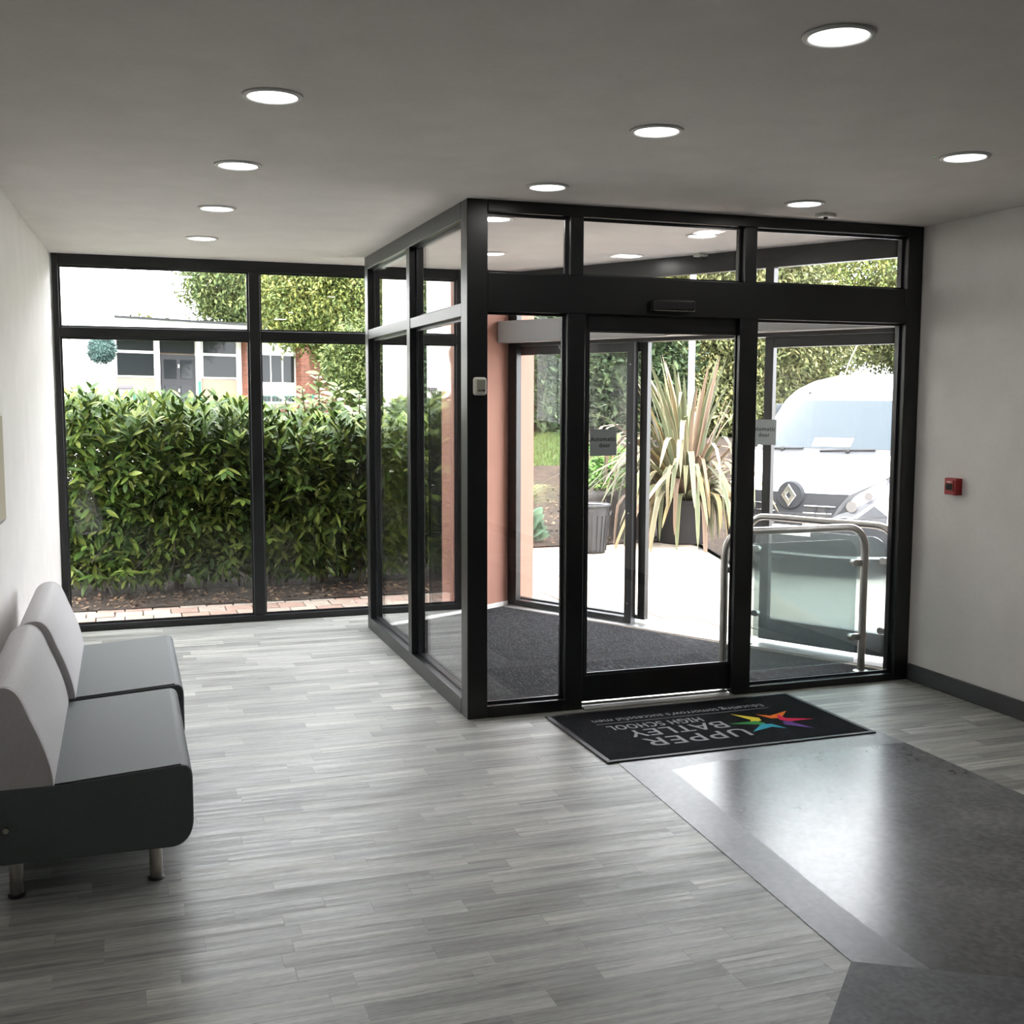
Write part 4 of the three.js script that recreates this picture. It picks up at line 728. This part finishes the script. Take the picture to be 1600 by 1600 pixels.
// ------------------------------------------------------------------ white annex, hanging ball
{
  const cream = std({ color: lin(0.80, 0.79, 0.75), roughness: 0.8, map: wallTex });
  const g = thing('white_annex', 'white rendered building corner at the far left of the window', 'building', [0, 0, 0]);
  part(g, 'wall', bx(-7, -0.075, -0.1, 4.6, -17, -12.35), cream); part(g, 'low_wall', bx(-0.3, 0.1, -0.1, 1.70, -12.6, -12.3, 0.01), cream); part(g, 'wall_cap', bx(-0.06, 0.11, 1.70, 1.735, -12.62, -12.28, 0.004), std({ color: lin(0.12, 0.11, 0.12), roughness: 0.7 }), 'dark coping');
  const pipe = std({ color: lin(0.7, 0.7, 0.7), roughness: 0.4 });
  part(g, 'downpipe', lathe([[0, 1.0], [0.035, 1.0], [0.035, 4.6], [0, 4.6]], 16).translate(-0.42, 0, -12.30), pipe);
  for (const y of [2.1, 3.3]) part(g, 'pipe_bracket', new THREE.TorusGeometry(0.042, 0.008, 8, 20).rotateX(Math.PI / 2).translate(-0.42, y, -12.30), pipe);
  const stemM = std({ color: lin(0.3, 0.26, 0.24), roughness: 0.9 });
  const v = thing('wall_climber', 'bare thin climber stems on the white annex wall', 'climber', [0, 0, -12.32]);
  for (const p of [[[-0.55, 0.2], [-0.53, 1.8], [-0.5, 2.4], [-0.52, 2.95]], [[-0.48, 0.2], [-0.46, 1.9], [-0.30, 2.35], [-0.2, 2.5]], [[-0.46, 1.9], [-0.25, 2.1], [-0.21, 2.18]], [[-0.5, 2.0], [-0.49, 2.7], [-0.47, 2.95]]]) part(v, 'stem', tube(p.map(([x, y]) => [x, y, 0]), 0.005, 16, 5), stemM);
  const r = 0.135, ball = thing('topiary_ball', 'round teal-green topiary ball hanging by the white annex', 'topiary ball', [-0.175, 2.075, -11.75]);
  part(ball, 'core', new THREE.SphereGeometry(r * 0.88, 24, 16), std({ color: lin(0.03, 0.06, 0.05), roughness: 1 }));
  const lg = leafGeo(0.03, 0.014, 0.2, 0.1, 2), n = 1500, im = new THREE.InstancedMesh(lg, leafM(lin(1, 1, 1), 0.7), n); im.name = 'leaves'; im.userData.kind = 'stuff';
  for (let i = 0; i < n; i++) { const d = V3(rr(-1, 1), rr(-1, 1), rr(-1, 1)).normalize(); dummy.position.copy(d).multiplyScalar(r * rr(0.86, 0.96)); aim(dummy, d.clone().add(V3(rr(-1, 1), rr(-1, 1), rr(-1, 1))), d); dummy.scale.setScalar(rr(0.7, 1.2)); dummy.updateMatrix(); im.setMatrixAt(i, dummy.matrix); const t = rr(0.6, 1.5); im.setColorAt(i, lin(0.055 * t, 0.095 * t, 0.088 * t)); }
  ball.add(im);
  part(ball, 'chain', tube([[0, r * 0.9, 0], [0, 0.5, 0], [0, 1.0, 0], [0, 1.38, 0]], 0.003, 4, 5), M.white); part(ball, 'bracket', tube([[0, 1.38, 0], [0, 1.42, -0.2], [0, 1.4, -0.52]], 0.008, 8, 6), M.white);
}

// ------------------------------------------------------------------ far school block
{
  const y0 = 1.4, g = thing('school_block', 'low flat-roofed school block with white fascia and grey doors', 'building', [-0.231, 0, -42.65], Math.atan2(0.49, 0.87));
  const wh = std({ color: lin(0.82, 0.82, 0.82), roughness: 0.6 }), panel = std({ color: lin(0.30, 0.22, 0.165), roughness: 0.7 }), win = phy({ color: lin(0.022, 0.025, 0.027), roughness: 0.06, specularIntensity: 0.4 }), grey = std({ color: lin(0.028, 0.028, 0.034), roughness: 0.5 });
  const brickT = tex(512, 512, (u, v) => { const ry = Math.floor(v * 32), off = (ry & 1) * 0.5, bxx = u * 12 + off, fx = bxx - Math.floor(bxx), fy = v * 32 - ry; if (fx < 0.05 || fy < 0.14) return [0.62, 0.56, 0.5]; const h = hash(Math.floor(bxx), ry, 111); return [0.50 + 0.16 * h, 0.30 + 0.10 * h, 0.24 + 0.08 * h]; });
  const brick = std({ map: brickT, color: lin(0.5, 0.45, 0.43), roughness: 0.9 });
  const buv = (ge) => { const p = ge.attributes.position, nn = ge.attributes.normal, uv = ge.attributes.uv; for (let i = 0; i < p.count; i++) uv.setXY(i, (Math.abs(nn.getX(i)) > 0.5 ? p.getZ(i) : p.getX(i)) / 2.7, p.getY(i) / 2.4); return ge; };
  part(g, 'rear_wall', bx(-14, 8.3, y0 - 0.6, 4.3, -6, -0.3), panel);
  part(g, 'fascia', bx(-14, 10.9, 3.86, 4.42, -0.5, 0.45), wh, 'deep white fascia'); part(g, 'roof', bx(-14, 10.9, 4.42, 4.5, -7, 0.5), grey); part(g, 'roof_vent', bx(7.3, 8.1, 4.5, 4.72, -0.6, 0.1), wh);
  for (const [a, b] of [[0.15, 1.72], [3.7, 5.28]]) {
    const w = part(g, 'window', bx(a, b, 2.36, 3.86, -0.32, -0.2), wh); part(w, 'window_pane', bx(a + 0.06, b - 0.06, 3.34, 3.8, -0.2, -0.18), win); part(w, 'window_pane', bx(a + 0.06, b - 0.06, 2.44, 3.24, -0.2, -0.18), win);
    part(g, 'spandrel', bx(a, b, 1.42, 2.34, -0.3, -0.2), panel, 'cream panel under the window');
  }
  for (const x of [0.05, 1.78, 3.52, 5.34]) part(g, 'column', bx(x - 0.08, x + 0.08, 1.3, 3.86, -0.3, -0.1), wh);
  const dr = part(g, 'double_door', bx(1.95, 3.38, 1.42, 3.24, -0.3, -0.18), grey); part(dr, 'fanlight', bx(1.95, 3.38, 3.3, 3.84, -0.28, -0.2), win);
  for (const x of [2.08, 2.76]) { part(dr, 'door_pane', bx(x, x + 0.5, 2.35, 3.05, -0.18, -0.165), win); part(dr, 'door_pane', bx(x, x + 0.5, 1.6, 2.1, -0.18, -0.165), win); }
  for (const y of [2.75, 1.85]) part(dr, 'notice', bx(2.64, 2.7, y, y + 0.12, -0.165, -0.16), wh);
  part(g, 'step', bx(-2, 6.3, 1.15, 1.42, -0.3, 1.2), panel); part(g, 'brick_plinth', buv(bx(-2, 6.3, 0.2, 1.15, -0.3, 1.1)), brick);
  part(g, 'brick_pier', buv(bx(5.45, 6.2, 0.3, 3.86, -0.3, 0.1)), brick, 'red brick pier'); part(g, 'brick_pier', buv(bx(8.0, 8.45, 0.3, 3.86, -0.5, 0.3)), brick, 'red brick pier');
  part(g, 'brick_return', buv(bx(8.45, 11.5, 0.3, 3.86, -0.9, -0.6)), brick, 'brick return wall');
  const w = part(g, 'window_bay', bx(6.2, 8.0, 1.42, 3.86, -0.3, -0.05), wh, 'white framed window bay');
  for (const [a, b] of [[6.3, 6.72], [6.8, 7.28], [7.38, 7.9]]) { part(w, 'window_pane', bx(a, b, 2.28, 3.34, -0.05, -0.03), win); part(w, 'window_pane', bx(a, b, 1.5, 1.74, -0.05, -0.03), win); }
  part(g, 'brick_plinth', buv(bx(6.2, 8.0, 0.2, 1.42, -0.3, -0.06)), brick);
  // mesh fence before it
  const f = thing('mesh_fence', 'low green wire mesh fence in front of the school block', 'fence', [0, 0, -29.3], 0.33);
  const fm = std({ color: lin(0.04, 0.16, 0.11), roughness: 0.5 }), ch = (x) => ground(x, -29.3);
  for (const x of [-1.2, 0.3, 1.98, 3.4, 5.2]) part(f, 'fence_post', bx(x - 0.03, x + 0.03, 0.9, x > 1.9 && x < 2.1 ? 2.05 : 1.72, -0.03, 0.03, 0.005), fm);
  for (let x = -1.2; x < 5.2; x += 0.12) part(f, 'fence_wire', bx(x - 0.005, x + 0.005, 0.95, 1.68, -0.005, 0.005), fm);
  for (const y of [1.0, 1.22, 1.45, 1.67]) part(f, 'fence_wire', bx(-1.2, 5.2, y - 0.006, y + 0.006, 0.005, 0.013), fm);
}
renderer.render(scene, camera);
